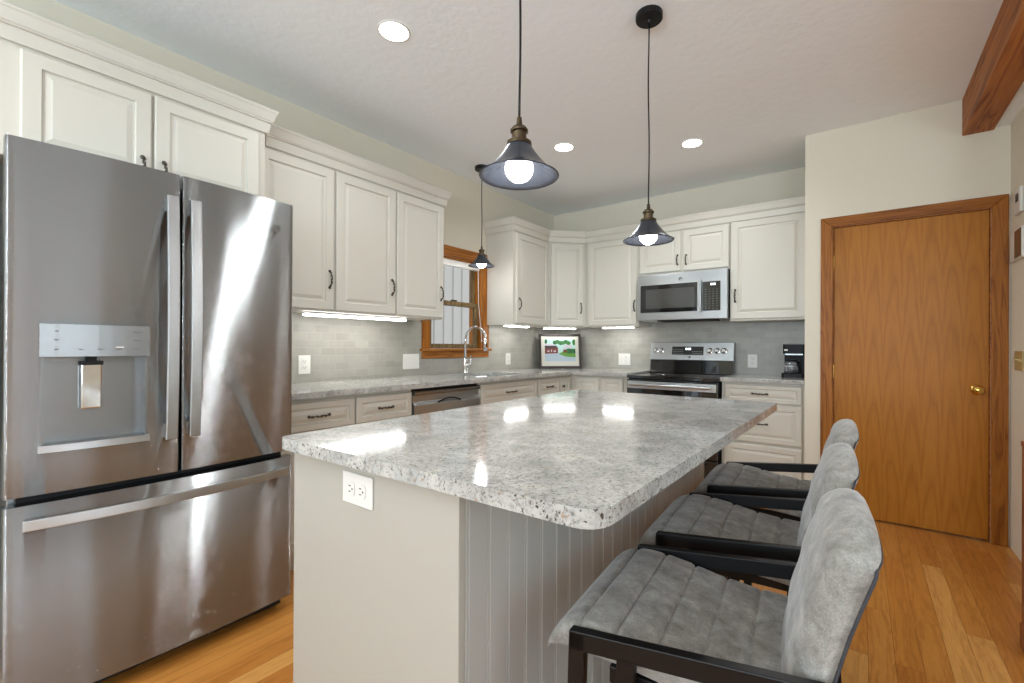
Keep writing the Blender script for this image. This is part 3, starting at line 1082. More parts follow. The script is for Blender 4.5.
def curved_panel(y0, y1, z0, z1, hole=None, edge=0.007, ny=20):
    """door slab from x=0.825 to the bowed front; hole=(y0,y1,z0,z1) leaves a rectangular pocket"""
    bm = bmesh.new()
    ys = [y0 + (y1 - y0) * i / ny for i in range(ny + 1)]
    zs = [z0, z1]
    if hole:
        ys = sorted(set([y for y in ys if min(abs(y - hole[0]), abs(y - hole[1])) > 0.006] + [hole[0], hole[1]]))
        zs = sorted([z0, hole[2], hole[3], z1])

    def x_at(y):
        dd = min(y - y0, y1 - y)
        return bow(y) - (edge * (1 - math.sqrt(max(0, 1 - (1 - min(dd, edge) / edge) ** 2))) if dd < edge else 0)
    ex = [y0 + edge * k for k in (0.1, 0.3, 0.6, 1)] + [y1 - edge * k for k in (0.1, 0.3, 0.6, 1)]
    ys = sorted(set(ys + ex))
    g = [[bm.verts.new((x_at(y), y, z)) for z in zs] for y in ys]
    for i in range(len(ys) - 1):
        for j in range(len(zs) - 1):
            if hole and ys[i] >= hole[0] - 1e-6 and ys[i + 1] <= hole[1] + 1e-6 and zs[j] >= hole[2] - 1e-6 and zs[j + 1] <= hole[3] + 1e-6:
                continue
            f = bm.faces.new((g[i][j], g[i + 1][j], g[i + 1][j + 1], g[i][j + 1]))
            f.smooth = True
    xb = 0.826
    back = [[bm.verts.new((xb, y, z)) for z in (z0, z1)] for y in ys]
    for i in range(len(ys) - 1):
        bm.faces.new((g[i][-1], g[i + 1][-1], back[i + 1][1], back[i][1]))
        bm.faces.new((g[i][0], back[i][0], back[i + 1][0], g[i + 1][0]))
    for col, bk in ((g[0], back[0]), (g[-1], back[-1])):
        bm.faces.new([*col, bk[1], bk[0]])
    bm.faces.new([b[0] for b in back] + [b[1] for b in back][::-1])
    return bm


LY0, LY1 = R0, 0.6125
HY = (0.253, 0.521, 0.852, 1.252)     # dispenser outline
ld = obj('left_door', curved_panel(LY0, LY1, 0.716, 1.822, (HY[0] + 0.006, HY[1] - 0.006, HY[2] + 0.01, HY[3] - 0.01)), M['steel'], fr)
rd = obj('right_door', curved_panel(0.6185, R1, 0.716, 1.822), M['steel'], fr)
dw = obj('freezer_drawer', curved_panel(R0, R1, 0.06, 0.688, ny=36), M['steel'], fr)
for fa_, fb_ in ((0.74, R0 + 0.03), (0.74, R1 - 0.09), (0.06, R0 + 0.03), (0.06, R1 - 0.09)):
    obj('foot', box((fa_, fb_, 0), (fa_ + 0.06, fb_ + 0.06, 0.03)), M['black'], fr)
obj('base_grille', box((0.80, R0 + 0.03, 0.02), (0.835, R1 - 0.03, 0.052)), M['rubber'], fr)
for fa_ in (R0 + 0.01, R1 - 0.07):
    obj('hinge_cover', box((0.70, fa_, 1.79), (0.84, fa_ + 0.06, 1.815)), M['rubber'], fr, bevel=0.004)


def bar_handle(parent, p0, p1, wide_axis, width=0.036, thick=0.013, standoff=0.047, bulge=0.016):
    """flat bowed strap handle from p0 to p1 on the bowed front (x computed)"""
    bm = bmesh.new()
    p0, p1 = Vector(p0), Vector(p1)
    wv = Vector((0, 1, 0)) if wide_axis == 'Y' else Vector((0, 0, 1))
    n = 24
    secs = []
    for i in range(n + 1):
        t_ = i / n
        q = p0.lerp(p1, t_)
        x = bow(q.y) + standoff + bulge * (1 - (2 * t_ - 1) ** 2)
        hw = width / 2
        sec = [(x, -hw), (x, hw), (x - thick, hw), (x - thick, -hw)]
        secs.append([bm.verts.new((sx, q.y + wv.y * s_, q.z + wv.z * s_)) for sx, s_ in sec])
    for a, b in zip(secs, secs[1:]):
        for k in range(4):
            bm.faces.new((a[k], a[(k + 1) % 4], b[(k + 1) % 4], b[k]))
    bm.faces.new(secs[0])
    bm.faces.new(secs[-1][::-1])
    d_ = (p1 - p0).normalized()
    for q, s_ in ((p0, 1), (p1, -1)):
        c_ = q + d_ * s_ * 0.03
        x = bow(c_.y)
        h = width / 2 - 0.004
        lo = c_ - d_ * 0.024 - wv * h
        hi = c_ + d_ * 0.024 + wv * h
        add_box(bm, (x - 0.002, lo.y, lo.z), (x + standoff - 0.008, hi.y, hi.z))
    return obj('handle', bm, M['steel2'], parent, bevel=0.003)


bar_handle(ld, (0, 0.577, 0.845), (0, 0.577, 1.728), 'Y')
bar_handle(rd, (0, 0.648, 0.845), (0, 0.648, 1.728), 'Y')
bar_handle(dw, (0, R0 + 0.035, 0.635), (0, R1 - 0.035, 0.635), 'Z', width=0.034, standoff=0.045, bulge=0.018)

# dispenser
dp = obj('water_dispenser', bmesh.new(), M['steel_dark'], ld)
dp.data.clear_geometry()
bm = bmesh.new()
y0, y1, z0, z1 = HY
# cavity walls
cx0 = 0.838


def xb_(y):
    return bow(y) + 0.001


add_box(bm, (cx0 - 0.004, y0 + 0.006, z0 + 0.01), (cx0, y1 - 0.006, z1 - 0.01))
for yy in (y0 + 0.004, y1 - 0.010):
    add_box(bm, (cx0, yy, z0 + 0.01), (bow(yy) + 0.003, yy + 0.006, 1.15))
bmesh.ops.transform(bm, matrix=Matrix.Translation(-pworld(ld).translation), verts=bm.verts)
bm.to_mesh(dp.data)
bm.free()
# control panel: slightly raised glossy strip following the bow
bm = bmesh.new()
for i in range(8):
    ya, yb = y0 + (y1 - y0) * i / 8, y0 + (y1 - y0) * (i + 1) / 8
    add_prism(bm, [(cx0, ya), (xb_(ya) + 0.010, ya), (xb_(yb) + 0.010, yb), (cx0, yb)], 1.148, z1)
bmesh.ops.remove_doubles(bm, verts=bm.verts, dist=1e-5)
cp = obj('control_panel', bm, simple('dispenser_panel', srgb(128, 128, 126), 0.25, 0.5, coat=0.3), dp)
for (yy, zz, w_) in ((0.285, 1.228, 0.024), (0.285, 1.200, 0.024), (0.285, 1.170, 0.016), (0.340, 1.170, 0.018), (0.385, 1.170, 0.018),
                     (0.430, 1.170, 0.022), (0.475, 1.228, 0.020), (0.475, 1.200, 0.024), (0.475, 1.170, 0.016)):
    x = bow(yy) + 0.0113
    obj('button_mark', box((x, yy, zz), (x + 0.0006, yy + w_, zz + 0.003)), M['slot'], cp)
x = bow(0.43) + 0.0113
obj('indicator', box((x, 0.430, 1.176), (x + 0.0008, 0.452, 1.180)), M['white'], cp)
# paddle and nozzle
bm = boxes(((0.848, 0.352, 0.972), (0.862, 0.404, 1.122)),)
pd = obj('paddle', bm, M['chrome'], dp, bevel=0.004)
obj('nozzle', boxes(((0.842, 0.350, 1.118), (0.872, 0.406, 1.132)), ((0.846, 0.366, 1.13), (0.866, 0.390, 1.149))), M['rubber'], dp, bevel=0.002)
# tray lip, bowed forward
bm = bmesh.new()
n = 10
for i in range(n):
    ya, yb = y0 - 0.002 + (y1 - y0 + 0.004) * i / n, y0 - 0.002 + (y1 - y0 + 0.004) * (i + 1) / n
    ta, tb = (2 * i / n - 1), (2 * (i + 1) / n - 1)
    add_prism(bm, [(cx0, ya), (xb_(ya) + 0.010 + 0.006 * (1 - ta * ta), ya), (xb_(yb) + 0.010 + 0.006 * (1 - tb * tb), yb), (cx0, yb)], 0.846, 0.868)
bmesh.ops.remove_doubles(bm, verts=bm.verts, dist=1e-5)
obj('drip_tray', bm, M['steel2'], dp)


def emblem(parent, F, r):
    """round monogram badge"""
    bm = bmesh.new()
    add_lathe(bm, [(0, 0), (r, 0), (r, 0.0012), (r * 0.88, 0.002), (0, 0.002)], 28, F)
    o = obj('emblem', bm, M['steel_dark'], parent, smooth=False)
    cu = bpy.data.curves.new('letters', 'FONT')
    cu.body = 'GE'
    cu.size = r * 1.15
    cu.shear = 0.3
    cu.align_x = 'CENTER'
    cu.align_y = 'CENTER'
    cu.extrude = 0.0003
    cu.offset = 0.0
    tmp = bpy.data.objects.new('tmp', cu)
    COL.objects.link(tmp)
    dg = bpy.context.evaluated_depsgraph_get()
    me = bpy.data.meshes.new_from_object(tmp.evaluated_get(dg))
    COL.objects.unlink(tmp)
    bpy.data.objects.remove(tmp)
    bm = bmesh.new()
    bm.from_mesh(me)
    obj('letters', bm, M['slot'], o, M4=F @ Matrix.Translation((0, 0, 0.0022)))
    bm = bmesh.new()
    pts = [(r * 0.93 * math.cos(a * PI / 12), r * 0.93 * math.sin(a * PI / 12), 0.0022) for a in range(25)]
    add_tube(bm, pts, r * 0.05, 5, F, caps=False)
    obj('ring', bm, M['slot'], o)
    return o


emblem(rd, FX(bow(0.965), 0.965, 1.70), 0.018)

# ------------------------------------------------------------------ dishwasher
dwm = thing('dishwasher', 'stainless steel dishwasher between the cream base cabinets', 'dishwasher', (0.3, 2.28, 0))
obj('case', box((0.03, 1.960, 0.02), (0.575, 2.602, 0.905)), M['rubber'], dwm)
bm = bmesh.new()
F = Matrix(((1, 0, 0, 0), (0, 0, 1, 0), (0, 1, 0, 0), (0, 0, 0, 1)))
add_prism(bm, [(0.578, 0.12), (0.612, 0.12), (0.612, 0.795), (0.592, 0.815), (0.592, 0.858), (0.578, 0.858)], 1.966, 2.596, (), F)
pn = obj('door', bm, M['steel2'], dwm, bevel=0.002)
bm = bmesh.new()
add_prism(bm, [(0.578, 0.860), (0.614, 0.860), (0.616, 0.868), (0.616, 0.882), (0.608, 0.890), (0.578, 0.890)], 1.966, 2.596, (), F)
obj('control_strip', bm, M['steel_dark'], dwm, bevel=0.002)
# pocket handle: shallow wide bow under the strip
bm = bmesh.new()
pts = []
for i in range(13):
    s_ = -1 + 2 * i / 12
    pts.append((0.612 + 0.0, 2.281 + s_ * 0.11, 0.80 + 0.022 * (1 - s_ * s_)))
obj('handle', add_tube(bmesh.new(), pts, 0.005, 8), M['plastic_black'], dwm, smooth=True)
obj('toe_kick', box((0.50, 1.966, 0.02), (0.53, 2.596, 0.11)), M['rubber'], dwm)

# ------------------------------------------------------------------ range
ra = thing('range', 'freestanding black and stainless electric range', 'range', (1.633, 4.2, 0))
RA, RB = 1.236, 2.030
obj('body', box((RA + 0.004, 3.93, 0.03), (RB - 0.004, 4.54, 0.905)), M['plastic_black'], ra, bevel=0.003)
obj('cooktop', add_prism(bmesh.new(), rrect(RA + 0.001, 3.885, RB - 0.001, 4.47, 0.012, 3), 0.905, 0.930), M['gloss'], ra, bevel=0.004)
for (bx, by, br) in ((1.44, 4.05, 0.10), (1.83, 4.05, 0.115), (1.44, 4.31, 0.08), (1.83, 4.31, 0.08)):
    pts = [(bx + br * math.cos(k * PI / 16), by + br * math.sin(k * PI / 16), 0.9302) for k in range(33)]
    obj('burner_ring', add_tube(bmesh.new(), pts, 0.0012, 4, caps=False), M['steel_dark'], ra)
od = obj('oven_door', box((RA + 0.006, 3.885, 0.26), (RB - 0.006, 3.928, 0.895)), M['gloss'], ra, bevel=0.004)
obj('door_trim', box((RA + 0.012, 3.879, 0.815), (RB - 0.012, 3.886, 0.880)), M['steel2'], od, bevel=0.002)
bm = bmesh.new()
add_tube(bm, [(RA + 0.05, 3.845, 0.852), (RB - 0.05, 3.845, 0.852)], 0.013, 14)
for hx in (RA + 0.075, RB - 0.075):
    add_box(bm, (hx - 0.012, 3.845, 0.844), (hx + 0.012, 3.882, 0.860))
obj('handle', bm, M['steel2'], od, smooth=False)
sdw = obj('storage_drawer', box((RA + 0.006, 3.888, 0.07), (RB - 0.006, 3.928, 0.25)), M['gloss'], ra, bevel=0.004)
obj('drawer_handle', box((RA + 0.08, 3.872, 0.215), (RB - 0.08, 3.888, 0.235)), M['black'], sdw, bevel=0.003)
for a in (RA + 0.02, RB - 0.06):
    for b in (3.95, 4.48):
        obj('foot', box((a, b, 0), (a + 0.04, b + 0.04, 0.03)), M['black'], ra)
bm = bmesh.new()
F = Matrix(((0, 0, 1, 0), (1, 0, 0, 0), (0, 1, 0, 0), (0, 0, 0, 1)))
add_prism(bm, [(4.455, 0.931), (4.552, 0.931), (4.552, 1.232), (4.505, 1.232), (4.470, 1.060), (4.462, 0.99)], RA + 0.004, RB - 0.004, (), F)
bgd = obj('backguard', bm, M['gloss'], ra, bevel=0.004)
# steel control fascia, tilted
TL = math.atan2(0.035, 0.172)
FB = Matrix.Translation((RA + 0.002, 4.468, 1.060)) @ Matrix.Rotation(-TL, 4, 'X') @ frame_m((0, 0, 0), (1, 0, 0))
WB = RB - RA - 0.004
fc = obj('control_fascia', box((0, 0, 0), (WB, 0.172, 0.010)), M['steel2'], bgd, M4=FB, bevel=0.003)
dpn = obj('display', box((0.220, 0.050, 0.010), (0.520, 0.132, 0.012)), M['gloss'], fc, M4=FB)
bm = bmesh.new()
for k, w_ in enumerate((0.010, 0.004, 0.010, 0.010)):
    add_box(bm, (0.352 + k * 0.013, 0.098, 0.012), (0.352 + k * 0.013 + w_, 0.118, 0.0124))
obj('clock_digits', bm, M['digits'], dpn, M4=FB)
bm = bmesh.new()
for i in range(5):
    for j in range(3):
        obj('key_mark', box((0.235 + i * 0.020, 0.062 + j * 0.018, 0.012), (0.245 + i * 0.020, 0.066 + j * 0.018, 0.0124)), M['steel2'], dpn, M4=FB)
        if j < 2:
            obj('key_mark', box((0.415 + i * 0.020, 0.062 + j * 0.018, 0.012), (0.425 + i * 0.020, 0.066 + j * 0.018, 0.0124)), M['steel2'], dpn, M4=FB)
for kx in (0.056, 0.112, 0.578, 0.642, 0.706):
    bm = add_lathe(bmesh.new(), [(0, 0.010), (0.026, 0.010), (0.026, 0.014), (0.020, 0.016), (0.0185, 0.034), (0.014, 0.038), (0, 0.038)],
                   20, FB @ Matrix.Translation((kx, 0.090, 0)))
    kb = obj('knob', bm, M['chrome'], fc, smooth=False)
    obj('knob_pointer', box((kx - 0.003, 0.078, 0.038), (kx + 0.003, 0.108, 0.044)), M['steel2'], kb, M4=FB, bevel=0.001)
    bm = add_lathe(bmesh.new(), [(0.027, 0.010), (0.030, 0.010), (0.030, 0.0108), (0.027, 0.0108)], 20, FB @ Matrix.Translation((kx, 0.090, 0)))
    obj('knob_ring', bm, M['slot'], kb)
emblem(fc, FB @ Matrix.Translation((0.395, 0.028, 0.010)), 0.011)

# ------------------------------------------------------------------ microwave
mwt = thing('microwave', 'stainless over the range microwave with black glass door', 'microwave', (1.64, 4.37, 1.436))
A, B = 1.238, 2.040
obj('case', box((A, 4.19, 1.440), (B, BY - 0.012, 1.864)), M['steel_dark'], mwt, bevel=0.003)
fo = obj('front_panel', box((A, 4.150, 1.436), (B, 4.19, 1.864)), M['steel2'], mwt, bevel=0.004)
wd = obj('door_glass', add_prism(bmesh.new(), rrect(1.262, 1.508, 1.806, 1.766, 0.008, 3), 0, 0.003,
                                 (), Matrix(((1, 0, 0, 0), (0, 0, -1, 4.1505), (0, 1, 0, 0), (0, 0, 0, 1)))), M['gloss'], fo)
obj('inner_window', box((1.315, 4.1455, 1.545), (1.765, 4.148, 1.725)), simple('window_mesh', srgb(66, 66, 64), 0.12, coat=0.6), wd)
hd = obj('handle', boxes(((1.800, 4.112, 1.497), (1.832, 4.126, 1.785)), ((1.806, 4.12, 1.510), (1.826, 4.150, 1.535)),
                         ((1.806, 4.12, 1.745), (1.826, 4.150, 1.770))), M['steel2'], fo, bevel=0.003)
kp = obj('keypad', box((1.838, 4.146, 1.506), (1.986, 4.150, 1.762)), M['gloss'], fo)
for i in range(4):
    for j in range(9):
        obj('key_mark', box((1.858 + i * 0.031, 4.1454, 1.524 + j * 0.021), (1.870 + i * 0.031, 4.146, 1.5275 + j * 0.021)), M['steel_dark'], kp)
obj('clock_digits', boxes(((1.905, 4.1452, 1.728), (1.915, 4.146, 1.745)), ((1.920, 4.1452, 1.728), (1.930, 4.146, 1.745)),
                          ((1.935, 4.1452, 1.728), (1.945, 4.146, 1.745))), M['digits'], kp)
emblem(fo, FY(1.640, 4.150, 1.806), 0.016)
obj('vent_grille', box((A + 0.18, 4.17, 1.426), (B - 0.12, 4.40, 1.440)), M['rubber'], mwt)
obj('filter', box((A + 0.02, 4.20, 1.430), (A + 0.17, 4.44, 1.440)), M['steel2'], mwt)

# ------------------------------------------------------------------ coffee maker
cm = thing('coffee_maker', 'small black drip coffee maker on the counter by the pantry wall', 'coffee maker', (2.53, 4.32, CZ1))
x0, x1 = 2.450, 2.612
obj('base', add_prism(bmesh.new(), rrect(x0 - 0.008, 4.195, x1, 4.41, 0.03, 5), CZ1, CZ1 + 0.035), M['plastic_black'], cm, bevel=0.005)
obj('column', box((x0, 4.335, CZ1 + 0.03), (x1 - 0.002, 4.405, 1.15)), M['plastic_black'], cm, bevel=0.008)
hdm = obj('brew_head', add_prism(bmesh.new(), rrect(x0, 4.225, x1, 4.41, 0.02, 5), 1.135, 1.212), M['plastic_black'], cm, bevel=0.006)
obj('trim_band', box((x0 + 0.018, 4.222, 1.126), (x1 - 0.02, 4.30, 1.136)), M['steel2'], hdm)
obj('badge', box((x0 + 0.012, 4.2235, 1.160), (x0 + 0.036, 4.226, 1.172)), M['white'], hdm)
obj('side_arm', box((x1 - 0.03, 4.23, CZ1 + 0.03), (x1 - 0.004, 4.34, 1.14)), M['plastic_black'], cm, bevel=0.004)
cc_ = Matrix.Translation((2.507, 4.275, CZ1 + 0.037))
bm = add_lathe(bmesh.new(), [(0, 0), (0.042, 0), (0.052, 0.012), (0.052, 0.055), (0.040, 0.092), (0.038, 0.092), (0.049, 0.055), (0.049, 0.014), (0, 0.004)], 24, cc_)
cf = obj('carafe', bm, M['carafe'], cm, smooth=True)
bm = add_lathe(bmesh.new(), [(0.053, 0.052), (0.0545, 0.052), (0.0545, 0.060), (0.053, 0.060)], 24, cc_)
for k in range(8):
    a = k * PI / 4 + 0.2
    add_tube(bm, [(0.0535 * math.cos(a), 0.0535 * math.sin(a), 0.008), (0.0535 * math.cos(a), 0.0535 * math.sin(a), 0.058)], 0.0022, 5, cc_)
obj('carafe_band', bm, M['steel2'], cf)
bm = add_lathe(bmesh.new(), [(0, 0.094), (0.040, 0.094), (0.036, 0.104), (0, 0.106)], 20, cc_)
obj('lid', bm, M['plastic_black'], cf)
bm = add_tube(bmesh.new(), [(0.045, -0.02, 0.085), (0.068, -0.03, 0.08), (0.066, -0.03, 0.02), (0.05, -0.02, 0.015)], 0.006, 8, cc_)
obj('carafe_handle', bm, M['plastic_black'], cf, smooth=True)

# ------------------------------------------------------------------ framed picture
pf = thing('framed_picture', 'dark framed landscape print leaning in the counter corner', 'picture', (0.26, 4.30, CZ1))
tilt = math.radians(10)
W_, H_ = 0.478, 0.388
PM = (Matrix.Translation((0.283, 4.284, CZ1 + 0.001)) @ Matrix.Rotation(PI / 4, 4, 'Z') @ Matrix.Rotation(-tilt, 4, 'X')
      @ frame_m((0, 0, 0), (1, 0, 0)) @ Matrix.Translation((-W_ / 2, 0, -0.01)))
s_ = 0.026
bm = bmesh.new()
add_prism(bm, [(0, 0), (W_, 0), (W_, H_), (0, H_)], 0, 0.020, [[(s_, s_), (W_ - s_, s_), (W_ - s_, H_ - s_), (s_, H_ - s_)]], PM)
obj('frame', bm, M['frame_dark'], pf, bevel=0.003)
bd = obj('mat_board', box((s_ - 0.004, s_ - 0.004, 0.004), (W_ - s_ + 0.004, H_ - s_ + 0.004, 0.010)), M['mat_board'], pf, M4=PM)
pmats = [M[k] for k in ('paint_sky', 'paint_road', 'paint_lawn', 'paint_dark_green', 'paint_green', 'paint_red', 'paint_roof', 'paint_roof_grey', 'mat_board')]
bm = bmesh.new()
X0, X1, Z0, Z1 = 0.066, W_ - 0.064, 0.080, H_ - 0.058
PW, PH = X1 - X0, Z1 - Z0


def patch(pts, mi, lay):
    vs = [bm.verts.new((X0 + PW * a, Z0 + PH * b, 0.0102 + lay * 0.00025)) for a, b in pts]
    bm.faces.new(vs).material_index = mi


patch([(0, 0), (1, 0), (1, 1), (0, 1)], 0, 0)
patch([(0, 0), (1, 0), (1, 0.30), (0.5, 0.36), (0, 0.36)], 1, 1)
patch([(0.44, 0.33), (0.7, 0.20), (1, 0.18), (1, 0.46), (0.6, 0.44)], 2, 2)
patch([(0.0, 0.33), (0.43, 0.36), (0.43, 0.62), (0.0, 0.60)], 5, 3)
patch([(0.0, 0.56), (0.44, 0.58), (0.38, 0.70), (0.0, 0.70)], 6, 4)
patch([(0.0, 0.70), (0.38, 0.70), (0.2, 0.80), (0.0, 0.76)], 7, 4)
patch([(0.56, 0.56), (0.92, 0.60), (0.86, 0.80), (0.66, 0.74)], 7, 3)
patch([(0.60, 0.38), (0.74, 0.38), (0.74, 0.54), (0.60, 0.52)], 5, 4)


def blob(cx_, cy_, rx, ry, mi, lay, n=14):
    patch([(min(1, max(0, cx_ + rx * math.cos(2 * PI * i / n) * random.uniform(.75, 1.1))),
            min(1, max(0, cy_ + ry * math.sin(2 * PI * i / n) * random.uniform(.75, 1.1)))) for i in range(n)], mi, lay)


blob(0.04, 0.88, 0.05, 0.12, 3, 5)
blob(0.97, 0.86, 0.07, 0.16, 4, 5)
for a in range(6):
    blob(0.34 + a * 0.085, 0.84 + 0.03 * math.sin(a * 2), 0.085, 0.10, 4 if a % 2 else 3, 6 + a % 2)
for a in range(4):
    blob(0.76 + a * 0.07, 0.46, 0.06, 0.12, 3 if a % 2 else 4, 6 + a % 2)
patch([(0.20, 0.42), (0.23, 0.42), (0.23, 0.52), (0.20, 0.52)], 8, 7)
patch([(0.08, 0.42), (0.15, 0.42), (0.15, 0.48), (0.08, 0.48)], 7, 7)
patch([(0.28, 0.42), (0.36, 0.42), (0.36, 0.48), (0.28, 0.48)], 7, 7)
obj('print', bm, pmats, bd, M4=PM)


# ------------------------------------------------------------------ wall plates
def plate(F, w, h, label, kind, group=None, mat='white', horizontal=False):
    name = {'outlet': 'outlet_plate', 'switch': 'switch_plate', 'combo': 'switch_plate'}[kind]
    loc = F @ Vector((0, 0, 0))
    t = thing(name, label, 'outlet' if kind == 'outlet' else 'switch', loc - Vector((0, 0, h / 2)), group)
    obj('plate', box((-w / 2, -h / 2, 0), (w / 2, h / 2, 0.005)), M[mat], t, M4=F, bevel=0.002)
    R = Matrix.Rotation(PI / 2, 4, 'Z') if horizontal else ID

    def recept(cx_):
        for s in (-1, 1):
            bm = add_prism(bmesh.new(), rrect(cx_ - 0.017, s * 0.021 - 0.014, cx_ + 0.017, s * 0.021 + 0.014, 0.010, 4), 0.005, 0.0075)
            r = obj('receptacle', bm, M['white'], t, M4=F @ R)
            bm = boxes(((cx_ - 0.008, s * 0.021 + 0.000, 0.0075), (cx_ - 0.0055, s * 0.021 + 0.008, 0.0079)),
                       ((cx_ + 0.0055, s * 0.021 + 0.000, 0.0075), (cx_ + 0.008, s * 0.021 + 0.008, 0.0079)))
            add_lathe(bm, [(0, 0.0075), (0.0026, 0.0075), (0.0026, 0.0079), (0, 0.0079)], 10, Matrix.Translation((cx_, s * 0.021 - 0.006, 0)))
            obj('slots', bm, M['slot'], r, M4=F @ R)

    def rocker(cx_):
        r = obj('switch_rocker', box((cx_ - 0.016, -0.033, 0.005), (cx_ + 0.016, 0.033, 0.0075)), M['white'], t, M4=F, bevel=0.001)
        return r

    def toggle(cx_):
        obj('toggle', boxes(((cx_ - 0.005, -0.012, 0.005), (cx_ + 0.005, 0.012, 0.007)), ((cx_ - 0.0035, 0.0, 0.007), (cx_ + 0.0035, 0.009, 0.016))),
            M['white'] if mat == 'white' else M[mat], t, M4=F)
    if kind == 'outlet':
        recept(0)
    elif kind == 'switch':
        n = max(1, round(w / 0.055) - 0 if w > 0.1 else 1)
        n = {True: 1}.get(w < 0.09, 2 if w < 0.15 else 3)
        for i in range(n):
            (toggle if mat != 'white' else rocker)((i - (n - 1) / 2) * 0.046)
    else:
        rocker(-0.023)
        recept(0.023)
    return t


xw = 0.0105
plate(FX(xw, 1.552, 1.060), 0.080, 0.122, 'white outlet on the tile right beside the refrigerator', 'outlet')
plate(FX(xw, 2.430, 1.060), 0.165, 0.122, 'wide white triple switch plate left of the sink window', 'switch')
plate(FX(xw, 3.690, 1.055), 0.078, 0.118, 'white outlet on the tile right of the sink window', 'outlet')
yw = BY - 0.0105
plate(FY(0.917, yw, 1.052), 0.135, 0.122, 'square white switch and outlet plate left of the range', 'combo')
plate(FY(2.170, yw, 1.062), 0.080, 0.122, 'white outlet on the tile between range and coffee maker', 'outlet')
frw = frame_m((RX - 0.0005, 3.705, 1.118), (0, -1, 0))
plate(frw, 0.16, 0.110, 'gold colored switch plate on the wall right of the pantry door', 'switch', mat='knob_plate')
# dark touch panel and white thermostat above it, on the same wall
t = thing('wall_tablet', 'black screened panel with white frame on the wall right of the door', 'control panel', (RX - 0.01, 3.72, 1.70))
obj('frame', box((RX - 0.015, 3.60, 1.690), (RX - 0.001, 3.835, 1.862)), M['white'], t, bevel=0.003)
obj('screen', box((RX - 0.0165, 3.605, 1.698), (RX - 0.0145, 3.735, 1.854)), M['gloss'], t)
t = thing('thermostat', 'white wall box at the right edge, above the black panel', 'thermostat', (RX - 0.01, 3.70, 1.93))
obj('cover', box((RX - 0.018, 3.62, 1.945), (RX - 0.001, 3.745, 2.085)), M['white'], t, bevel=0.005)
obj('display', box((RX - 0.0195, 3.65, 2.01), (RX - 0.0175, 3.70, 2.055)), M['slot'], t)
# wooden post at the right edge
bm = bmesh.new()
add_box(bm, (3.482, 2.53, 0.0), (3.57, 2.62, 0.80))
add_box(bm, (3.478, 2.526, 0.0), (3.574, 2.624, 0.10))
add_prism(bm, rrect(3.478, 2.526, 3.574, 2.624, 0.012, 3), 0.80, 0.82)
o = obj('newel_post', bm, M['post'], bevel=0.003)
tag(centre(o), 'reddish brown wooden post cut off by the right edge', 'post')

# ------------------------------------------------------------------ island
isl = thing('kitchen_island', 'kitchen island with cream end panel and beadboard side', 'island', (2.05, 1.42, 0))
P0, P1, P2, P3 = (1.708, 0.632), (2.334, 0.632), (2.366, 2.230), (1.722, 2.230)
IZ = 0.912
obj('body', add_prism(bmesh.new(), [(P0[0], P0[1] + 0.02), (P1[0] - 0.015, P1[1] + 0.02), (P2[0] - 0.016, P2[1]), P3], 0.0, IZ), M['cab'], isl)
obj('end_panel', add_prism(bmesh.new(), [P0, P1, (P1[0], P1[1] + 0.019), (P0[0], P0[1] + 0.019)], 0.0, IZ), M['panel'], isl, bevel=0.002)
# beadboard: vertical boards with bead grooves, facing the stools
bm = bmesh.new()
u = Vector((P2[0] - P1[0], P2[1] - P1[1], 0))
Ln = u.length - 0.022
u.normalize()
nrm = Vector((u.y, -u.x, 0))
org = Vector((P1[0] - 0.012, P1[1], 0)) + u * 0.021
pitch = 0.0625
prof_ = []
s = 0.0
while s < Ln - 1e-6:
    e_ = min(s + pitch, Ln)
    prof_ += [(s, 0.0085), (min(s + 0.002, e_), 0.0115), (min(s + 0.006, e_), 0.0115), (min(s + 0.008, e_), 0.0085), (min(s + 0.0100, e_), 0.012), (e_ - 0.0015, 0.012)]
    s = e_
lo = [bm.verts.new(org + u * a + nrm * b) for a, b in prof_]
hi = [bm.verts.new(org + u * a + nrm * b + Vector((0, 0, IZ))) for a, b in prof_]
for i in range(len(prof_) - 1):
    bm.faces.new((lo[i], lo[i + 1], hi[i + 1], hi[i]))
b0 = [bm.verts.new(org + u * a + Vector((0, 0, z))) for a in (0, Ln) for z in (0, IZ)]
bm.faces.new((b0[0], b0[2], b0[3], b0[1]))
bm.faces.new((b0[0], b0[1], hi[0], lo[0]))
bm.faces.new((b0[2], lo[-1], hi[-1], b0[3]))
obj('beadboard', bm, M['groove'], isl)
bm = bmesh.new()
poly = round_poly([(1.700, 0.592), (2.650, 0.600), (2.668, 2.278), (1.660, 2.262)], [0.035, 0.055, 0.03, 0.035], 8)
o = obj('countertop', add_prism(bm, poly, IZ + 0.0005, 0.943), M['granite'], bevel=0.006, seg=3)
tag(centre(o), 'large speckled grey granite slab on the island', 'countertop')
plate(FY(2.008, 0.6315, 0.850), 0.117, 0.073, 'white horizontal outlet on the island end panel', 'outlet', horizontal=True)


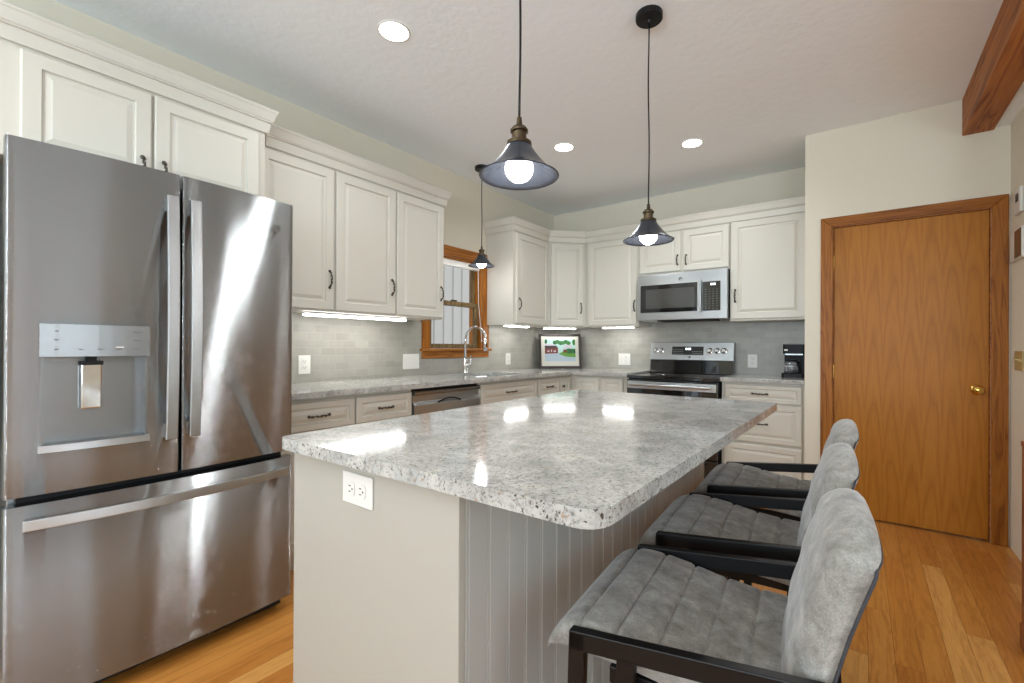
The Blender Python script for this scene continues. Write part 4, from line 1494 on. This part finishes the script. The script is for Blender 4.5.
# ------------------------------------------------------------------ bar stools
def stool_proto():
    t = thing('bar_stool', 'x', 'stool', (0, 0, 0), 'grey upholstered stools at the island')
    # local frame: seat front toward -X, width along Y; seat centre at origin
    # seat cushion: channelled profile along x
    def ztop(x):        # x 0 (front) .. 1 (back)
        pts = [(0, 0.604), (0.008, 0.614), (0.04, 0.636), (0.08, 0.652), (0.13, 0.663), (0.19, 0.669), (0.26, 0.671), (0.36, 0.668), (0.48, 0.661), (0.62, 0.649), (0.78, 0.641), (1, 0.637)]
        for (a, za), (b, zb) in zip(pts, pts[1:]):
            if a <= x <= b:
                k = (x - a) / (b - a)
                return za + (zb - za) * k
        return 0.637
    L0, L1 = -0.266, 0.160
    nx, ny = 120, 22
    W = 0.386
    bm = bmesh.new()
    top, bot = [], []
    nch = 6
    for i in range(nx + 1):
        u_ = i / nx
        x = L0 + (L1 - L0) * u_
        zt = ztop(u_)
        ph = abs(((u_ * nch) % 1.0) - 0.5) * 2
        zt -= 0.008 * ph ** 10
        zb_ = min(zt - 0.010, 0.6105 - 0.014 * math.exp(-(u_ / 0.06) ** 2) - 0.022 * max(0, u_ - 0.4) / 0.6)
        rt, rb = [], []
        for j in range(ny + 1):
            v_ = -1 + 2 * j / ny
            s_ = math.copysign(abs(math.sin(v_ * PI / 2)) ** 0.9, v_)
            y = s_ * W / 2 * (0.94 + 0.06 * min(1, u_ * 6 + 0.3))
            ed = abs(v_) ** 9
            zz = max(zt - ed * 0.020, zb_ + 0.003)
            rt.append(bm.verts.new((x, y, zz)))
            rb.append(bm.verts.new((x, y * 0.985, zb_ + ed * 0.004)))
        top.append(rt)
        bot.append(rb)
    for i in range(nx):
        for j in range(ny):
            bm.faces.new((top[i][j], top[i + 1][j], top[i + 1][j + 1], top[i][j + 1]))
            bm.faces.new((bot[i][j], bot[i][j + 1], bot[i + 1][j + 1], bot[i + 1][j]))
        for j in (0, ny):
            bm.faces.new((top[i][j], bot[i][j], bot[i + 1][j], top[i + 1][j]))
    for i in (0, nx):
        for j in range(ny):
            bm.faces.new((top[i][j], top[i][j + 1], bot[i][j + 1], bot[i][j]))
    obj('seat', bm, M['fabric'], t, smooth=True)
    # backrest: thick pad leaning back, rounded crest rolling backwards
    bm = bmesh.new()
    n1, n2 = 44, 22
    spine = [(0.158, 0.575, 0.030), (0.165, 0.63, 0.032), (0.180, 0.70, 0.034), (0.200, 0.78, 0.035), (0.222, 0.85, 0.036), (0.238, 0.895, 0.034)]

    def sp(tv):
        k = tv * (len(spine) - 1)
        i = min(int(k), len(spine) - 2)
        f = k - i
        return [spine[i][c_] * (1 - f) + spine[i + 1][c_] * f for c_ in range(3)]
    cols = []
    for j in range(n2 + 1):
        v_ = -1 + 2 * j / n2
        y = v_ * 0.194
        edge = abs(v_)
        hh = 0.99 - 0.13 * edge ** 2.5              # crest drops toward the corners
        thk = math.sqrt(max(0.0, 1 - edge ** 7)) * 0.62 + 0.38 * (1 - edge ** 14)
        cols.append((y, hh, max(thk, 0.04), edge))
    grid = []
    for (y, hh, thk, edge) in cols:
        loop = []
        # front face up, crest, back face down
        for i in range(n1 + 1):
            s_ = i / n1
            if s_ < 0.42:
                tv = s_ / 0.42
                x, z, r = sp(tv * 0.97 * hh)
                pf_ = 0.004 * (abs(math.sin(tv * 3.5 * PI)) - 1) if edge < 0.95 else 0
                loop.append((x - (r + pf_) * thk - 0.007 * edge ** 2 * (-1), y, z))
            elif s_ <= 0.58:
                a = (s_ - 0.42) / 0.16 * PI
                x, z, r = sp(0.97 * hh)
                loop.append((x - r * thk * math.cos(a) + 0.012 * math.sin(a) + 0.007 * edge ** 2, y, z + 0.034 * math.sin(a) * (1 - 0.5 * edge ** 4)))
            else:
                tv = 1 - (s_ - 0.58) / 0.42
                x, z, r = sp(tv * 0.97 * hh)
                loop.append((x + r * thk + 0.007 * edge ** 2, y, z))
        grid.append([bm.verts.new(p) for p in loop])
    for a, b in zip(grid, grid[1:]):
        for i in range(n1):
            bm.faces.new((a[i], a[i + 1], b[i + 1], b[i]))
        bm.faces.new((a[0], b[0], b[-1], a[-1]))
    bm.faces.new(grid[0])
    bm.faces.new(grid[-1][::-1])
    bk = obj('backrest', bm, M['fabric'], t, smooth=True)
    # dark welt along the rear edge of the back
    for sgn, col in ((-1, grid), (1, grid)):
        pass
    bm = bmesh.new()
    pts = []
    for j in range(n2 + 1):
        y, hh, thk, edge = cols[j]
        x, z, r = sp(0.97 * hh)
        pts.append((x + r * thk * 0.9 + 0.007 * edge ** 2 + 0.004, y, z + 0.010))
    side = []
    for i in range(10):
        x, z, r = sp((1 - i / 9) * 0.97 * 0.9)
        side.append((x + r * 0.55 + 0.010, z))
    L_ = [(a, -0.186, b) for a, b in side[::-1]]
    R_ = [(a, 0.186, b) for a, b in side]
    add_tube(bm, L_ + pts[1:-1] + R_, 0.0025, 6)
    obj('piping', bm, M['piping'], bk, smooth=True)
    # frame sides
    HWF = 0.197
    for s in (-1, 1):
        y0_, y1_ = s * HWF, s * (HWF + 0.020)
        F = Matrix(((1, 0, 0, 0), (0, 0, 1, 0), (0, 1, 0, 0), (0, 0, 0, 1)))
        bm = add_prism(bmesh.new(), [(-0.202, 0.628), (0.205, 0.672), (0.205, 0.707), (-0.202, 0.663)], min(y0_, y1_), max(y0_, y1_), (), F)
        obj('arm', bm, M['black'], t, bevel=0.002)
        bm = add_prism(bmesh.new(), [(-0.202, 0.660), (-0.170, 0.663), (-0.188, 0.0), (-0.220, 0.0)], min(y0_, y1_), max(y0_, y1_), (), F)
        obj('leg', bm, M['black'], t, bevel=0.002)
        bm = add_prism(bmesh.new(), [(-0.110, 0.645), (-0.078, 0.648), (-0.098, 0.03), (-0.130, 0.03)], min(y0_, y1_), max(y0_, y1_), (), F)
        obj('side_post', bm, M['black'], t, bevel=0.002)
        bm = add_prism(bmesh.new(), [(0.155, 0.68), (0.190, 0.68), (0.225, 0.0), (0.193, 0.0)], min(y0_, y1_), max(y0_, y1_), (), F)
        obj('leg', bm, M['black'], t, bevel=0.002)
        bm = add_prism(bmesh.new(), [(-0.180, 0.02), (0.215, 0.02), (0.215, 0.05), (-0.180, 0.05)], min(y0_, y1_), max(y0_, y1_), (), F)
        obj('side_rail', bm, M['black'], t, bevel=0.002)
    obj('footrest', box((-0.200, -HWF, 0.20), (-0.170, HWF, 0.225)), M['black'], t, bevel=0.002)
    obj('seat_rail', boxes(((-0.130, -HWF, 0.580), (-0.100, HWF, 0.611)), ((0.120, -HWF, 0.560), (0.150, HWF, 0.591)),
                           ((-0.130, -0.17, 0.568), (0.150, -0.145, 0.590)), ((-0.130, 0.145, 0.568), (0.150, 0.17, 0.590))), M['black'], t, bevel=0.002)
    return t


def copy_tree(o, parent=None):
    c = o.copy()
    COL.objects.link(c)
    c.parent = parent
    for ch in [k for k in bpy.data.objects if k.parent == o]:
        copy_tree(ch, c)
    return c


st = stool_proto()
spots = [((2.705, 0.962, 0), -0.09, 'grey upholstered stool with black arms, nearest to the camera'),
         ((2.680, 1.482, 0), -0.07, 'grey upholstered stool with black arms, middle of the three'),
         ((2.680, 2.025, 0), -0.06, 'grey upholstered stool with black arms, farthest and nearest the range')]
for i, (loc, rz, L) in enumerate(spots):
    o = st if i == 0 else copy_tree(st)
    o.matrix_basis = Matrix.Translation(loc) @ Matrix.Rotation(-rz, 4, 'Z')
    o['label'] = L


# ------------------------------------------------------------------ pendants
def pendant(x, y, zr, label, power=14, s=1.0):
    t = thing('pendant_light', label, 'pendant lamp', (x, y, zr))
    P = Matrix.Translation((x, y, 0))
    obj('canopy', add_lathe(bmesh.new(), [(0, H), (0.060, H), (0.062, H - 0.004), (0.062, H - 0.026), (0.058, H - 0.030), (0.012, H - 0.031), (0.006, H - 0.045), (0, H - 0.045)],
                            28, P), M['black'], t, smooth=False, bevel=0.001)
    bm = bmesh.new()
    n = 16
    za, zb_ = zr + 0.168, H - 0.04
    pts = [(x + 0.0035 * math.sin(i / n * 6.5) * math.sin(i / n * PI), y, za + (zb_ - za) * i / n) for i in range(n + 1)]
    add_tube(bm, pts, 0.0035, 8)
    obj('cord', bm, M['black'], t, smooth=True)
    # socket: stepped knurled cap
    bm = add_lathe(bmesh.new(), [(0, zr + 0.172), (0.007, zr + 0.170), (0.009, zr + 0.148), (0.020, zr + 0.142), (0.026, zr + 0.134), (0.026, zr + 0.128), (0.021, zr + 0.126),
                                 (0.021, zr + 0.106), (0.026, zr + 0.104), (0.026, zr + 0.100), (0.036, zr + 0.098), (0.037, zr + 0.088), (0, zr + 0.088)], 24, P)
    obj('socket', bm, M['socket'], t, smooth=False)
    prof_s = [(0.026, 0.094), (0.034, 0.092), (0.038, 0.082), (0.050, 0.064), (0.066, 0.043), (0.084, 0.023), (0.102, 0.008), (0.117, 0.0)]
    inner = [(r - 0.0022, z - 0.0022) for r, z in prof_s[::-1]]
    bm = add_lathe(bmesh.new(), [(r, zr + z) for r, z in prof_s] + [(r, zr + z) for r, z in inner] + [(0.026, zr + 0.094)], 48, P)
    obj('lamp_shade', bm, M['shade'], t, smooth=True)
    zc = zr + 0.022
    bm = bmesh.new()
    pr = [(0, zc - 0.041)] + [(0.041 * math.sin(a), zc - 0.041 * math.cos(a)) for a in [PI * k / 16 for k in range(1, 13)]] + [(0.017, zc + 0.045), (0.017, zr + 0.088)]
    add_lathe(bm, pr, 24, P)
    obj('bulb', bm, M['bulb'], t, smooth=True)
    li = bpy.data.lights.new('bulb_lamp', 'POINT')
    li.energy = power
    li.color = (0.97, 0.98, 1.0)
    li.shadow_soft_size = 0.04
    lo_ = bpy.data.objects.new('bulb_lamp', li)
    COL.objects.link(lo_)
    lo_.parent = t
    lo_.location = (0, 0, -0.05)


pendant(2.153, 1.056, 1.684, 'black and grey metal pendant over the near end of the island', 4)
pendant(2.158, 2.047, 1.684, 'grey metal pendant with black ceiling canopy over the far end of the island', 4)
pendant(0.298, 2.958, 1.884, 'small grey metal pendant hanging in front of the sink window', 3)

# ------------------------------------------------------------------ recessed lights
cans = [(1.090, 1.425, 'round recessed ceiling light nearest the camera'), (1.087, 3.031, 'round recessed ceiling light left of the right pendant, toward the sink'),
        (1.920, 3.536, 'round recessed ceiling light in front of the range')]
cans += [(1.09, -0.35, 'added unseen fill light behind the camera, kitchen side'), (1.92, -0.9, 'added unseen fill light behind the camera, middle of the room')]  # unseen downlights added to brighten the floor in front of the refrigerator
for x, y, L in cans:
    t = thing('recessed_light', L, 'ceiling light', (x, y, H - 0.006))
    bm = add_lathe(bmesh.new(), [(0.074, H - 0.001), (0.080, H - 0.001), (0.080, H - 0.004), (0.074, H - 0.006), (0.070, H - 0.005), (0.070, H - 0.001)], 36, Matrix.Translation((x, y, 0)))
    obj('trim_ring', bm, M['white'], t, smooth=False)
    bm = add_lathe(bmesh.new(), [(0, H - 0.0045), (0.0705, H - 0.0045), (0.0705, H - 0.001), (0, H - 0.001)], 36, Matrix.Translation((x, y, 0)))
    obj('lens', bm, M['can'], t, smooth=False)
    li = area_light('downlight_lamp', (x, y, H - 0.01), (0, 0, 0), 0.13, 0.13, 7, (0.95, 0.98, 1.0), t)
    li.data.spread = math.radians(140)
